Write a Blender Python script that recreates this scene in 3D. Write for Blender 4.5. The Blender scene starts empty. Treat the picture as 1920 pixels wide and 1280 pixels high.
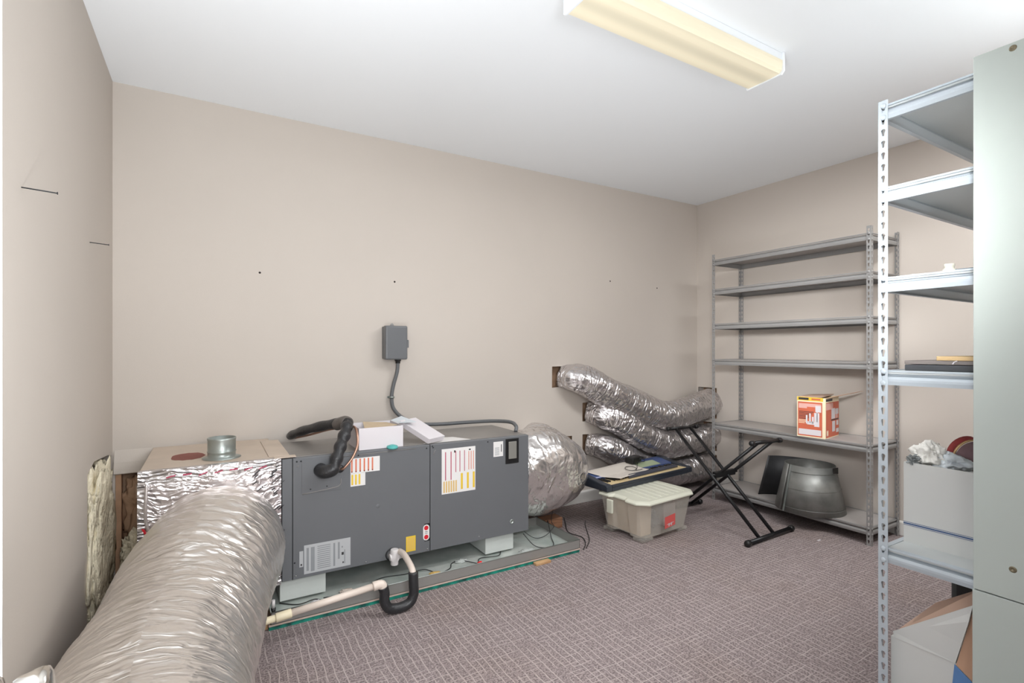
import bpy, bmesh, math, random
from mathutils import Vector, Matrix, noise
random.seed(7)
S = bpy.context.scene
COL = S.collection
PI = math.pi
# ------------------------------------------------------------------ camera
EYE = 1.306
cam_d = bpy.data.cameras.new('camera'); cam = bpy.data.objects.new('camera', cam_d); COL.objects.link(cam)
cam.location = (0, 0, EYE)
cam.rotation_euler = (PI/2, 0, -math.atan(566/957.))
cam_d.sensor_width = 36; cam_d.lens = 957/1920*36; cam_d.shift_y = 15/1920.
cam_d.clip_start = .02
S.camera = cam
# ------------------------------------------------------------------ world, lights, exposure
S.view_settings.view_transform = 'Standard'; S.view_settings.look = 'None'
S.view_settings.exposure = 0.0; S.view_settings.gamma = 1.0
try: S.view_settings.use_curve_mapping = False
except Exception: pass
w = bpy.data.worlds.new('world'); S.world = w; w.use_nodes = True
w.node_tree.nodes['Background'].inputs[0].default_value = (.95, .97, 1, 1)
w.node_tree.nodes['Background'].inputs[1].default_value = .9
def area(name, loc, target, sx, sy, power, color=(1, 1, 1), spread=180):
    l = bpy.data.lights.new(name, 'AREA'); l.shape = 'RECTANGLE'; l.size = sx; l.size_y = sy
    l.energy = power; l.color = color; l.spread = math.radians(spread)
    o = bpy.data.objects.new(name, l); COL.objects.link(o); o.location = loc
    o.rotation_euler = (Vector(target)-Vector(loc)).to_track_quat('-Z', 'Y').to_euler()
    return o
area('ceiling_lamp_light', (1.8, 1.55, 2.63), (1.8, 1.55, 0), 1.1, .18, 17, (.98, .99, 1))
area('added_ceiling_fill', (3.0, .7, 2.70), (3.0, .8, 0), 1.1, .2, 43, (.97, .985, 1))  # added fill under the ceiling, out of view; no second fixture known there
area('fill_up', (.1, .45, .62), (.05, 1.5, 2.745), .5, .4, 28, (.93, .975, 1), spread=125)  # added up-facing fill near the camera, brightens the left ceiling
area('fill_right', (.6, .3, .5), (2.9, 2.4, 2.745), .5, .4, 2.6, (.94, .975, 1), spread=54)  # added fill aimed upward, lifts the right part of the ceiling
area('fill_front', (.1, -.05, 1.9), (4.19, 2.4, 1.35), .4, .3, 5.2, (.98, .99, 1), spread=32)  # added narrow-beam fill to brighten the right wall
area('doorway_fill', (.35, -.5, 1.75), (1.2, 2.6, 1.0), .8, 1.4, 62, (.96, .98, 1))  # added fill behind the camera, shining in through the doorway from an unseen source
# ------------------------------------------------------------------ materials
MATS = {}
def nt(name):
    m = bpy.data.materials.new(name); m.use_nodes = True; MATS[name] = m
    return m, m.node_tree.nodes, m.node_tree.links, m.node_tree.nodes['Principled BSDF']
def mat(name, col, rough=.5, metal=0, bump=0, bscale=60, mottle=0, mscale=4, spec=.5, col2=None, stretch=None, bdist=.01, emit=None, estr=1):
    m, N, L, B = nt(name)
    B.inputs['Base Color'].default_value = (*col, 1); B.inputs['Roughness'].default_value = rough
    B.inputs['Metallic'].default_value = metal; B.inputs['Specular IOR Level'].default_value = spec
    tc = N.new('ShaderNodeTexCoord'); mp = N.new('ShaderNodeMapping'); L.new(tc.outputs['Object'], mp.inputs[0])
    if stretch: mp.inputs['Scale'].default_value = stretch
    if mottle or col2:
        n = N.new('ShaderNodeTexNoise'); n.inputs['Scale'].default_value = mscale; n.inputs['Detail'].default_value = 5
        L.new(mp.outputs[0], n.inputs[0])
        mr = N.new('ShaderNodeMapRange'); mr.inputs[1].default_value = .35; mr.inputs[2].default_value = .65
        L.new(n.outputs[0], mr.inputs[0])
        mx = N.new('ShaderNodeMix'); mx.data_type = 'RGBA'; L.new(mr.outputs[0], mx.inputs[0])
        c2 = col2 or tuple(c*(1-mottle) for c in col)
        mx.inputs[6].default_value = (*col, 1); mx.inputs[7].default_value = (*c2, 1)
        L.new(mx.outputs[2], B.inputs['Base Color'])
    if bump:
        n = N.new('ShaderNodeTexNoise'); n.inputs['Scale'].default_value = bscale; n.inputs['Detail'].default_value = 4
        L.new(mp.outputs[0], n.inputs[0])
        b = N.new('ShaderNodeBump'); b.inputs['Strength'].default_value = bump; b.inputs['Distance'].default_value = bdist
        L.new(n.outputs[0], b.inputs['Height']); L.new(b.outputs[0], B.inputs['Normal'])
    if emit: B.inputs['Emission Color'].default_value = (*emit, 1); B.inputs['Emission Strength'].default_value = estr
    return m
def hx(r, g, b):   # sRGB 0-255 to linear
    return tuple(((v/255+.055)/1.055)**2.4 if v > 10 else v/255/12.92 for v in (r, g, b))
M_wall = mat('wall_paint', hx(199, 190, 181), .75, bump=.04, bscale=180, mottle=.035, mscale=1.1)
M_ceil = mat('ceiling_paint', hx(238, 241, 244), .9, bump=.03, bscale=200)
M_base = mat('baseboard_paint', hx(222, 219, 214), .45)
M_door = mat('door_paint', hx(232, 234, 238), .35)
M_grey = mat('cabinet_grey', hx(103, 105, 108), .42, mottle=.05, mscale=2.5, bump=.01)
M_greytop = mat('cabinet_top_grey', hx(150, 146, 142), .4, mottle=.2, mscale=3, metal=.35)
M_black = mat('black_plastic', hx(22, 22, 23), .4)
M_rubber = mat('black_foam', hx(40, 40, 42), .38, bump=.25, bscale=90)
M_seam = mat('dark_seam', hx(40, 42, 44), .7)
M_screw = mat('screw_metal', hx(150, 150, 150), .35, 1)
M_dark = mat('dark_hole', hx(45, 36, 32), .9)
M_white = mat('white_card', hx(214, 209, 212), .55)
M_label = mat('label_paper', hx(226, 224, 222), .4)
M_plate = mat('nameplate_silver', hx(188, 190, 192), .4, .2)
M_plateink = mat('nameplate_ink', hx(140, 143, 146), .5)
M_inkdark = mat('ink_dark', hx(50, 48, 50), .5)
M_red = mat('ink_red', hx(205, 30, 45), .45)
M_crimson = mat('ink_crimson', hx(176, 60, 90), .45)
M_orange = mat('ink_orange', hx(214, 120, 90), .45)
M_yellow = mat('ink_yellow', hx(226, 190, 60), .45)
M_tan = mat('ink_tan', hx(216, 180, 110), .45)
M_pvc = mat('pvc_cream', hx(222, 208, 196), .35, mottle=.06)
M_pvcw = mat('pvc_white', hx(220, 215, 214), .35, mottle=.15, mscale=30)
M_copper = mat('copper', hx(190, 150, 130), .35, .8)
M_cable = mat('cable_grey', hx(98, 100, 102), .4, bump=.4, bscale=120)
M_wire = mat('wire_black', hx(38, 38, 38), .5)
M_galv = mat('galvanised', hx(176, 182, 178), .38, .75, col2=hx(150, 158, 154), mscale=9, bump=.03)
M_galvd = mat('galvanised_pan', hx(172, 182, 176), .45, .25, col2=hx(204, 208, 202), mscale=6, bump=.03)
M_cone = mat('dull_sheet_metal', hx(142, 142, 138), .42, .45, col2=hx(108, 109, 106), mscale=7, bump=.03)
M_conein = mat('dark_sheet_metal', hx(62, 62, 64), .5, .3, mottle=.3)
M_shelf1 = mat('shelf_grey', hx(152, 151, 150), .4, .25, mottle=.08, mscale=5)
M_deck1 = mat('shelf_panel_grey', hx(178, 172, 168), .45, .1, mottle=.08, mscale=5)
M_shelf2 = mat('shelf_bluish_white', hx(178, 187, 194), .35, .15, mottle=.03)
M_deck2 = mat('shelf_panel_light', hx(186, 190, 190), .45, .05)
M_panel = mat('white_laminate', hx(176, 183, 178), .45)
M_green = mat('green_drywall_edge', hx(20, 140, 120), .7, col2=hx(16, 70, 66), mscale=22, stretch=(1, 1, 1))
M_gyp = mat('gypsum_face', hx(190, 170, 158), .85, mottle=.1)
M_wood = mat('pine_wood', hx(196, 160, 118), .6, col2=hx(170, 130, 90), mscale=10, stretch=(1, 8, 8))
M_woodr = mat('brown_wood', hx(150, 108, 80), .7, col2=hx(120, 84, 62), mscale=10, stretch=(1, 8, 8))
M_stud = mat('stud_wood', hx(200, 160, 128), .75, mottle=.2, mscale=12)
M_foamw = mat('white_foam', hx(196, 200, 196), .7, bump=.1, mottle=.08)
M_tealp = mat('teal_plastic', hx(80, 170, 165), .35)
M_redp = mat('red_plastic', hx(235, 25, 25), .4)
M_kraft = mat('kraft_paper', hx(196, 160, 130), .7, bump=.35, bscale=9, mottle=.25, mscale=6, bdist=.04)
M_insul = mat('fibreglass', hx(240, 230, 204), .95, bump=.8, bscale=26, mottle=.12, mscale=7, bdist=.03)
M_brown = mat('brown_card', hx(186, 148, 122), .7, mottle=.05)
M_brownd = mat('brown_card_light', hx(200, 168, 148), .7)
M_whitec = mat('carton_white', hx(200, 201, 198), .55, bump=.03, bscale=14)
M_blue = mat('ink_blue', hx(54, 84, 130), .5)
M_bluec = mat('blue_print', hx(88, 128, 178), .5)
M_navy = mat('keyboard_navy', hx(44, 49, 58), .4, bump=.02)
M_bluep = mat('keyboard_panel_blue', hx(66, 84, 130), .4)
M_key = mat('key_ivory', hx(216, 194, 150), .35)
M_lilac = mat('keyboard_lilac', hx(168, 172, 205), .4)
M_sheet = mat('sheet_paper', hx(206, 198, 188), .7, bump=.05, bscale=6)
M_sheetg = mat('sheet_green', hx(160, 172, 140), .7)
M_strip = mat('music_rest_grey', hx(60, 63, 74), .4)
M_stand = mat('stand_black', hx(24, 24, 26), .35, .2)
M_lid = mat('bin_lid', hx(208, 208, 192), .4, bump=.02)
M_cream = mat('cream_board', hx(226, 208, 186), .6)
M_greyblue = mat('grey_fabric', hx(110, 118, 130), .8, mottle=.2, mscale=12)
M_cloth = mat('grey_cloth', hx(150, 150, 152), .8, mottle=.15, mscale=10)
M_obox = mat('carton_orange', hx(206, 104, 74), .55, mottle=.1, mscale=14)
M_oboxe = mat('carton_cream', hx(236, 222, 190), .55)
M_pink = mat('carton_pink', hx(220, 170, 160), .55)
M_tissue = mat('tissue', hx(232, 230, 224), .8)
M_tissueb = mat('tissue_bluish', hx(206, 212, 216), .8)
M_bag = mat('grey_plastic_bag', hx(130, 134, 134), .3, .2)
M_redfelt = mat('red_felt', hx(150, 58, 56), .85)
M_gold = mat('gold_trim', hx(214, 178, 130), .45, .2)
M_mauve = mat('mauve_fabric', hx(128, 100, 104), .85, mottle=.3, mscale=20)
M_frame = mat('frame_wood', hx(214, 184, 136), .5, mottle=.1)
M_casek = mat('black_case', hx(72, 74, 78), .4)
M_caset = mat('case_grey_top', hx(128, 120, 116), .5)
M_brass = mat('dull_brass', hx(120, 112, 92), .4, .6)
M_jar = mat('dusty_glass', hx(206, 204, 190), .25)
M_chrome = mat('satin_chrome', hx(205, 200, 192), .18, 1)
M_bulk = mat('light_housing', hx(236, 240, 244), .4)
M_redbrown = mat('duct_board_red', hx(138, 84, 74), .8, bump=.3)
M_boardtop = mat('duct_board_top', hx(206, 190, 174), .5, .15, mottle=.1, mscale=6, bump=.1, bscale=20)
M_blueobj = mat('slate_blue_plastic', hx(84, 108, 126), .45)

def foil(name, col=hx(205, 198, 194), rough=.22, sx=1., sy=1., fine=1., red=False, dash=False, bstr=.6):
    """crumpled aluminised film; UV is in metres along the surface (u around, v along)"""
    m, N, L, B = nt(name)
    B.inputs['Metallic'].default_value = .88; B.inputs['Roughness'].default_value = rough
    B.inputs['Base Color'].default_value = (*col, 1)
    uv = N.new('ShaderNodeUVMap')
    mp = N.new('ShaderNodeMapping'); mp.inputs['Scale'].default_value = (sx, sy, 1); L.new(uv.outputs[0], mp.inputs[0])
    n0 = N.new('ShaderNodeTexNoise'); n0.inputs['Scale'].default_value = 5; n0.inputs['Detail'].default_value = 3
    L.new(mp.outputs[0], n0.inputs[0])
    vm = N.new('ShaderNodeVectorMath'); vm.operation = 'SCALE'; vm.inputs['Scale'].default_value = .18; L.new(n0.outputs[1], vm.inputs[0])
    va = N.new('ShaderNodeVectorMath'); va.operation = 'ADD'; L.new(mp.outputs[0], va.inputs[0]); L.new(vm.outputs[0], va.inputs[1])
    def ridge(scale, vec_scale, det, sharp):
        q = N.new('ShaderNodeMapping'); q.inputs['Scale'].default_value = vec_scale; L.new(va.outputs[0], q.inputs[0])
        n = N.new('ShaderNodeTexNoise'); n.inputs['Scale'].default_value = scale; n.inputs['Detail'].default_value = det; L.new(q.outputs[0], n.inputs[0])
        s1 = N.new('ShaderNodeMath'); s1.operation = 'SUBTRACT'; s1.inputs[1].default_value = .5; L.new(n.outputs[0], s1.inputs[0])
        s2 = N.new('ShaderNodeMath'); s2.operation = 'ABSOLUTE'; L.new(s1.outputs[0], s2.inputs[0])
        s3 = N.new('ShaderNodeMapRange'); s3.inputs[1].default_value = 0; s3.inputs[2].default_value = sharp; s3.inputs[3].default_value = 1; s3.inputs[4].default_value = 0; L.new(s2.outputs[0], s3.inputs[0])
        return s3.outputs[0]
    ra = ridge(6*fine, (.55, 3.2, 1), 2, .10); rb = ridge(16*fine, (1, 1.4, 1), 2, .12)
    n1 = N.new('ShaderNodeTexNoise'); n1.inputs['Scale'].default_value = 22*fine; n1.inputs['Detail'].default_value = 3; L.new(va.outputs[0], n1.inputs[0])
    a = N.new('ShaderNodeMath'); a.operation = 'MULTIPLY_ADD'; a.inputs[1].default_value = .55; L.new(rb, a.inputs[0]); L.new(ra, a.inputs[2])
    a2 = N.new('ShaderNodeMath'); a2.operation = 'MULTIPLY_ADD'; a2.inputs[1].default_value = .9
    L.new(n1.outputs[0], a2.inputs[0]); L.new(a.outputs[0], a2.inputs[2])
    b = N.new('ShaderNodeBump'); b.inputs['Strength'].default_value = bstr; b.inputs['Distance'].default_value = .006
    L.new(a2.outputs[0], b.inputs['Height']); L.new(b.outputs[0], B.inputs['Normal'])
    if dash:
        br = N.new('ShaderNodeTexBrick'); br.inputs['Scale'].default_value = 14
        br.inputs['Mortar Size'].default_value = .36; br.inputs['Brick Width'].default_value = .55; br.inputs['Row Height'].default_value = .42
        m2 = N.new('ShaderNodeMapping'); m2.inputs['Rotation'].default_value = (0, 0, -.6); L.new(uv.outputs[0], m2.inputs[0]); L.new(m2.outputs[0], br.inputs[0])
        nn = N.new('ShaderNodeTexNoise'); nn.inputs['Scale'].default_value = 26; L.new(uv.outputs[0], nn.inputs[0])
        g = N.new('ShaderNodeMath'); g.operation = 'GREATER_THAN'; g.inputs[1].default_value = .53; L.new(nn.outputs[0], g.inputs[0])
        inv = N.new('ShaderNodeMath'); inv.operation = 'SUBTRACT'; inv.inputs[0].default_value = 1; L.new(br.outputs['Fac'], inv.inputs[1])
        mu = N.new('ShaderNodeMath'); mu.operation = 'MULTIPLY'; L.new(inv.outputs[0], mu.inputs[0]); L.new(g.outputs[0], mu.inputs[1])
        mx = N.new('ShaderNodeMix'); mx.data_type = 'RGBA'; L.new(mu.outputs[0], mx.inputs[0])
        mx.inputs[6].default_value = (*col, 1); mx.inputs[7].default_value = (*hx(70, 62, 66), 1); L.new(mx.outputs[2], B.inputs['Base Color'])
    return m
M_foilbig = foil('foil_sleeve', hx(226, 220, 214), .30, .8, 1.2, 1.0, bstr=.42)
M_foil = foil('foil_crumpled', hx(214, 210, 210), .24, .9, 1.2, .85, bstr=.75)
M_foilbag = foil('foil_bag', hx(222, 218, 216), .24, .9, 1.0, .62, bstr=.8)
M_foilbox = foil('foil_printed', hx(226, 220, 221), .24, 1, 1, 1.1, dash=True, bstr=.45)

# diffuser of the fluorescent lamp: lit acrylic, a little brighter in front of each tube
m, N, L, B = nt('lamp_diffuser')
geo = N.new('ShaderNodeTexCoord'); sp = N.new('ShaderNodeSeparateXYZ'); L.new(geo.outputs['Object'], sp.inputs[0])
mm = N.new('ShaderNodeMath'); mm.operation = 'MULTIPLY'; mm.inputs[1].default_value = 2*PI/.105; L.new(sp.outputs[1], mm.inputs[0])
cs = N.new('ShaderNodeMath'); cs.operation = 'COSINE'; L.new(mm.outputs[0], cs.inputs[0])
mr = N.new('ShaderNodeMapRange'); mr.inputs[1].default_value = -1; mr.inputs[2].default_value = 1; mr.inputs[3].default_value = .31; mr.inputs[4].default_value = .15
L.new(cs.outputs[0], mr.inputs[0]); L.new(mr.outputs[0], B.inputs['Emission Strength'])
B.inputs['Emission Color'].default_value = (1, .88, .66, 1); B.inputs['Base Color'].default_value = (*hx(214, 206, 182), 1); B.inputs['Roughness'].default_value = .35

# carpet: grey mauve loop pile with broken raised light lines in both directions
m, N, L, B = nt('carpet'); M_carpet = m
tc = N.new('ShaderNodeTexCoord'); sp = N.new('ShaderNodeSeparateXYZ')
nz = N.new('ShaderNodeTexNoise'); nz.inputs['Scale'].default_value = 9; nz.inputs['Detail'].default_value = 2; L.new(tc.outputs['Object'], nz.inputs[0])
sc = N.new('ShaderNodeVectorMath'); sc.operation = 'SCALE'; sc.inputs['Scale'].default_value = .022; L.new(nz.outputs[1], sc.inputs[0])
ad = N.new('ShaderNodeVectorMath'); ad.operation = 'ADD'; L.new(tc.outputs['Object'], ad.inputs[0]); L.new(sc.outputs[0], ad.inputs[1])
L.new(ad.outputs[0], sp.inputs[0])
def lines(axis, pitch, width, seed, off):
    d = N.new('ShaderNodeMath'); d.operation = 'DIVIDE'; d.inputs[1].default_value = pitch; L.new(sp.outputs[axis], d.inputs[0])
    fr = N.new('ShaderNodeMath'); fr.operation = 'FRACT'; L.new(d.outputs[0], fr.inputs[0])
    sb = N.new('ShaderNodeMath'); sb.operation = 'SUBTRACT'; sb.inputs[1].default_value = .5; L.new(fr.outputs[0], sb.inputs[0])
    ab = N.new('ShaderNodeMath'); ab.operation = 'ABSOLUTE'; L.new(sb.outputs[0], ab.inputs[0])
    mr = N.new('ShaderNodeMapRange'); mr.inputs[1].default_value = width; mr.inputs[2].default_value = width*.35; L.new(ab.outputs[0], mr.inputs[0])
    # cut the line into runs: a noise stretched along the line
    mp = N.new('ShaderNodeMapping'); mp.inputs['Location'].default_value = (off, off, 0)
    mp.inputs['Scale'].default_value = (1/pitch*.9, 7, 1) if axis == 0 else (7, 1/pitch*.9, 1)
    L.new(tc.outputs['Object'], mp.inputs[0])
    n = N.new('ShaderNodeTexNoise'); n.inputs['Scale'].default_value = 1; n.inputs['Detail'].default_value = 1; L.new(mp.outputs[0], n.inputs[0])
    m2 = N.new('ShaderNodeMapRange'); m2.inputs[1].default_value = seed; m2.inputs[2].default_value = seed+.08; L.new(n.outputs[0], m2.inputs[0])
    mu = N.new('ShaderNodeMath'); mu.operation = 'MULTIPLY'; L.new(mr.outputs[0], mu.inputs[0]); L.new(m2.outputs[0], mu.inputs[1])
    return mu
la = lines(0, .033, .11, .36, 0); lb = lines(1, .024, .12, .50, 5.3)
mxx = N.new('ShaderNodeMath'); mxx.operation = 'MAXIMUM'; L.new(la.outputs[0], mxx.inputs[0]); L.new(lb.outputs[0], mxx.inputs[1])
g1 = N.new('ShaderNodeTexNoise'); g1.inputs['Scale'].default_value = 130; g1.inputs['Detail'].default_value = 3; L.new(tc.outputs['Object'], g1.inputs[0])
g2 = N.new('ShaderNodeTexNoise'); g2.inputs['Scale'].default_value = 1.3; g2.inputs['Detail'].default_value = 3; L.new(tc.outputs['Object'], g2.inputs[0])
cr = N.new('ShaderNodeMapRange'); cr.inputs[1].default_value = .38; cr.inputs[2].default_value = .62; L.new(g1.outputs[0], cr.inputs[0])
c1 = N.new('ShaderNodeMix'); c1.data_type = 'RGBA'; L.new(cr.outputs[0], c1.inputs[0])
c1.inputs[6].default_value = (*hx(106, 96, 96), 1); c1.inputs[7].default_value = (*hx(158, 145, 144), 1)
c2 = N.new('ShaderNodeMix'); c2.data_type = 'RGBA'; L.new(mxx.outputs[0], c2.inputs[0]); L.new(c1.outputs[2], c2.inputs[6])
c2.inputs[7].default_value = (*hx(174, 162, 159), 1)
c3 = N.new('ShaderNodeMix'); c3.data_type = 'RGBA'; c3.blend_type = 'MULTIPLY'
cr2 = N.new('ShaderNodeMapRange'); cr2.inputs[1].default_value = .5; cr2.inputs[2].default_value = .72; cr2.inputs[4].default_value = .55; L.new(g2.outputs[0], cr2.inputs[0])
L.new(cr2.outputs[0], c3.inputs[0]); L.new(c2.outputs[2], c3.inputs[6]); c3.inputs[7].default_value = (.90, .84, .76, 1)
L.new(c3.outputs[2], B.inputs['Base Color']); B.inputs['Roughness'].default_value = .95; B.inputs['Specular IOR Level'].default_value = .1
bp = N.new('ShaderNodeBump'); bp.inputs['Strength'].default_value = .5; bp.inputs['Distance'].default_value = .004
hh = N.new('ShaderNodeMath'); hh.operation = 'MULTIPLY_ADD'; hh.inputs[1].default_value = .6; L.new(g1.outputs[0], hh.inputs[0]); L.new(mxx.outputs[0], hh.inputs[2])
L.new(hh.outputs[0], bp.inputs['Height']); L.new(bp.outputs[0], B.inputs['Normal'])

# marks on the white board
m = M_panel; N = m.node_tree.nodes; L = m.node_tree.links; B = N['Principled BSDF']
tc = N.new('ShaderNodeTexCoord'); mp = N.new('ShaderNodeMapping'); mp.inputs['Scale'].default_value = (1, 5, 9); L.new(tc.outputs['Object'], mp.inputs[0])
n = N.new('ShaderNodeTexNoise'); n.inputs['Scale'].default_value = 2.6; n.inputs['Detail'].default_value = 9; n.inputs['Roughness'].default_value = .72; L.new(mp.outputs[0], n.inputs[0])
mr = N.new('ShaderNodeMapRange'); mr.inputs[1].default_value = .70; mr.inputs[2].default_value = .76; mr.inputs[4].default_value = .55; L.new(n.outputs[0], mr.inputs[0])
mx = N.new('ShaderNodeMix'); mx.data_type = 'RGBA'; L.new(mr.outputs[0], mx.inputs[0])
mx.inputs[6].default_value = (*hx(176, 184, 179), 1); mx.inputs[7].default_value = (*hx(120, 116, 118), 1); L.new(mx.outputs[2], B.inputs['Base Color'])

# milky translucent plastic of the storage bin
m, N, L, B = nt('milky_plastic'); M_milky = m
B.inputs['Base Color'].default_value = (*hx(226, 222, 214), 1); B.inputs['Roughness'].default_value = .35
tr = N.new('ShaderNodeBsdfTransparent'); tr.inputs[0].default_value = (.95, .94, .92, 1)
ms = N.new('ShaderNodeMixShader'); ms.inputs[0].default_value = .74
L.new(B.outputs[0], ms.inputs[1]); L.new(tr.outputs[0], ms.inputs[2]); L.new(ms.outputs[0], N['Material Output'].inputs[0])

# ------------------------------------------------------------------ mesh helpers
def cat_path(pts, n):
    P = [Vector(p) for p in pts]; out = []
    P = [P[0]*2-P[1]] + P + [P[-1]*2-P[-2]]
    seg = len(P)-3
    for i in range(n+1):
        t = i/n*seg; k = min(int(t), seg-1); u = t-k
        a, b, c, d = P[k:k+4]
        out.append(.5*((2*b)+(c-a)*u+(2*a-5*b+4*c-d)*u*u+(3*b-a-3*c+d)*u**3))
    return out
def frames(path):
    T = []
    for i in range(len(path)):
        a = path[max(i-1, 0)]; b = path[min(i+1, len(path)-1)]; T.append((b-a).normalized())
    up = Vector((0, 0, 1)) if abs(T[0].z) < .9 else Vector((1, 0, 0))
    n = (up - T[0]*up.dot(T[0])).normalized(); F = []
    for t in T:
        n = (n - t*n.dot(t)).normalized(); F.append((n, t.cross(n)))
    return T, F
class MB:
    def __init__(s): s.v = []; s.f = []; s.m = []; s.sm = []; s.uv = {}
    def face(s, idx, mi=0, smooth=False, uv=None):
        if uv: s.uv[len(s.f)] = uv
        s.f.append(tuple(idx)); s.m.append(mi); s.sm.append(smooth)
    def quad(s, a, b, c, d, mi=0, uv=None):
        i = len(s.v); s.v += [Vector(p) for p in (a, b, c, d)]; s.face((i, i+1, i+2, i+3), mi, uv=uv); return s
    def poly(s, pts, mi=0):
        i = len(s.v); s.v += [Vector(p) for p in pts]; s.face(range(i, i+len(pts)), mi); return s
    def box(s, x0, x1, y0, y1, z0, z1, mi=0, M=None):
        i = len(s.v)
        for x, y, z in ((x0,y0,z0),(x1,y0,z0),(x1,y1,z0),(x0,y1,z0),(x0,y0,z1),(x1,y0,z1),(x1,y1,z1),(x0,y1,z1)):
            p = Vector((x, y, z)); s.v.append(M @ p if M else p)
        for f in ((3,2,1,0),(4,5,6,7),(0,1,5,4),(1,2,6,5),(2,3,7,6),(3,0,4,7)): s.face([i+k for k in f], mi)
        return s
    def prism(s, pts, vec, mi=0):
        """closed polygon pts extruded by vec"""
        vec = Vector(vec); i = len(s.v); n = len(pts); s.v += [Vector(p) for p in pts]+[Vector(p)+vec for p in pts]
        s.face(range(i+n-1, i-1, -1), mi); s.face(range(i+n, i+2*n), mi)
        for k in range(n): s.face((i+k, i+(k+1) % n, i+n+(k+1) % n, i+n+k), mi)
        return s
    def tube(s, path, r, n=12, mi=0, caps=True, smooth=True, disp=None, uvs=False):
        path = [Vector(p) for p in path]; T, F = frames(path); i0 = len(s.v); L = 0
        dist = [0]
        for a, b in zip(path, path[1:]): dist.append(dist[-1]+(b-a).length)
        for k, p in enumerate(path):
            rr = r(k/(len(path)-1)) if callable(r) else r
            a, b = F[k]
            for j in range(n):
                an = 2*PI*j/n; d = a*math.cos(an)+b*math.sin(an)
                q = rr + (disp(k, j, an, dist[k], p, d) if disp else 0)
                s.v.append(p+d*q)
        for k in range(len(path)-1):
            for j in range(n):
                j2 = (j+1) % n
                uv = None
                if uvs:
                    rr = r(0) if callable(r) else r
                    c = 2*PI*rr/n; uv = ((j*c, dist[k]), ((j+1)*c, dist[k]), ((j+1)*c, dist[k+1]), (j*c, dist[k+1]))
                s.face((i0+k*n+j, i0+k*n+j2, i0+(k+1)*n+j2, i0+(k+1)*n+j), mi, smooth, uv)
        if caps:
            s.face([i0+j for j in range(n-1, -1, -1)], mi); e = i0+(len(path)-1)*n
            s.face([e+j for j in range(n)], mi)
        return s
    def cyl(s, a, b, r, n=20, mi=0, r2=None):
        return s.tube([a, b], (lambda t: r if t < .5 else r2) if r2 is not None else r, n, mi)
    def lathe(s, c, axis, prof, n=32, mi=0, smooth=True):
        """prof: list of (radius, height along axis)"""
        c = Vector(c); ax = Vector(axis).normalized(); up = Vector((0, 0, 1)) if abs(ax.z) < .9 else Vector((1, 0, 0))
        a = (up-ax*up.dot(ax)).normalized(); b = ax.cross(a); i0 = len(s.v)
        for r, h in prof:
            for j in range(n):
                an = 2*PI*j/n; s.v.append(c+ax*h+(a*math.cos(an)+b*math.sin(an))*r)
        for k in range(len(prof)-1):
            for j in range(n):
                s.face((i0+k*n+j, i0+k*n+(j+1) % n, i0+(k+1)*n+(j+1) % n, i0+(k+1)*n+j), mi, smooth)
        return s
    def build(s, name, mats, parent=None, loc=None, bevel=0, local=False, seg=2, sub=0, solid=0, recalc=True):
        me = bpy.data.meshes.new(name)
        if parent is not None: off = Vector((0, 0, 0)) if local else parent_origin(parent)
        elif loc is not None: off = Vector(loc) if not local else Vector((0, 0, 0))
        else: off = Vector((0, 0, 0))
        me.from_pydata([v-off for v in s.v], [], s.f)
        for m in (mats if isinstance(mats, (list, tuple)) else [mats]): me.materials.append(m)
        me.polygons.foreach_set('material_index', s.m); me.polygons.foreach_set('use_smooth', s.sm)
        if s.uv:
            ul = me.uv_layers.new(name='UVMap')
            for fi, uv in s.uv.items():
                ls = me.polygons[fi].loop_start
                for k, c in enumerate(uv): ul.data[ls+k].uv = c
        if recalc and not s.uv:
            bm = bmesh.new(); bm.from_mesh(me); bmesh.ops.recalc_face_normals(bm, faces=bm.faces); bm.to_mesh(me); bm.free()
        me.update()
        o = bpy.data.objects.new(name, me); COL.objects.link(o)
        if parent is not None: o.parent = parent
        elif loc is not None: o.location = loc
        if solid:
            q = o.modifiers.new('solid', 'SOLIDIFY'); q.thickness = solid; q.offset = 0
        if bevel:
            q = o.modifiers.new('bevel', 'BEVEL'); q.width = bevel; q.segments = seg; q.limit_method = 'ANGLE'
            q.harden_normals = False
        if sub:
            q = o.modifiers.new('sub', 'SUBSURF'); q.levels = sub; q.render_levels = sub
        return o
def parent_origin(p):
    v = Vector((0, 0, 0))
    while p is not None: v += Vector(p.location); p = p.parent
    return v
def tag(o, label=None, cat=None, group=None, kind=None):
    if label: o['label'] = label
    if cat: o['category'] = cat
    if group: o['group'] = group
    if kind: o['kind'] = kind
    return o
def thing(name, loc, label, cat, group=None, rz=0):
    o = bpy.data.objects.new(name, None); COL.objects.link(o); o.location = loc; o.rotation_euler = (0, 0, rz)
    o.empty_display_size = .05
    return tag(o, label, cat, group)
def struct(name, mb, m, label=None, **k):
    o = mb.build(name, m, **k); o['kind'] = 'structure'
    if label: o['label'] = label
    return o
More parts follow.
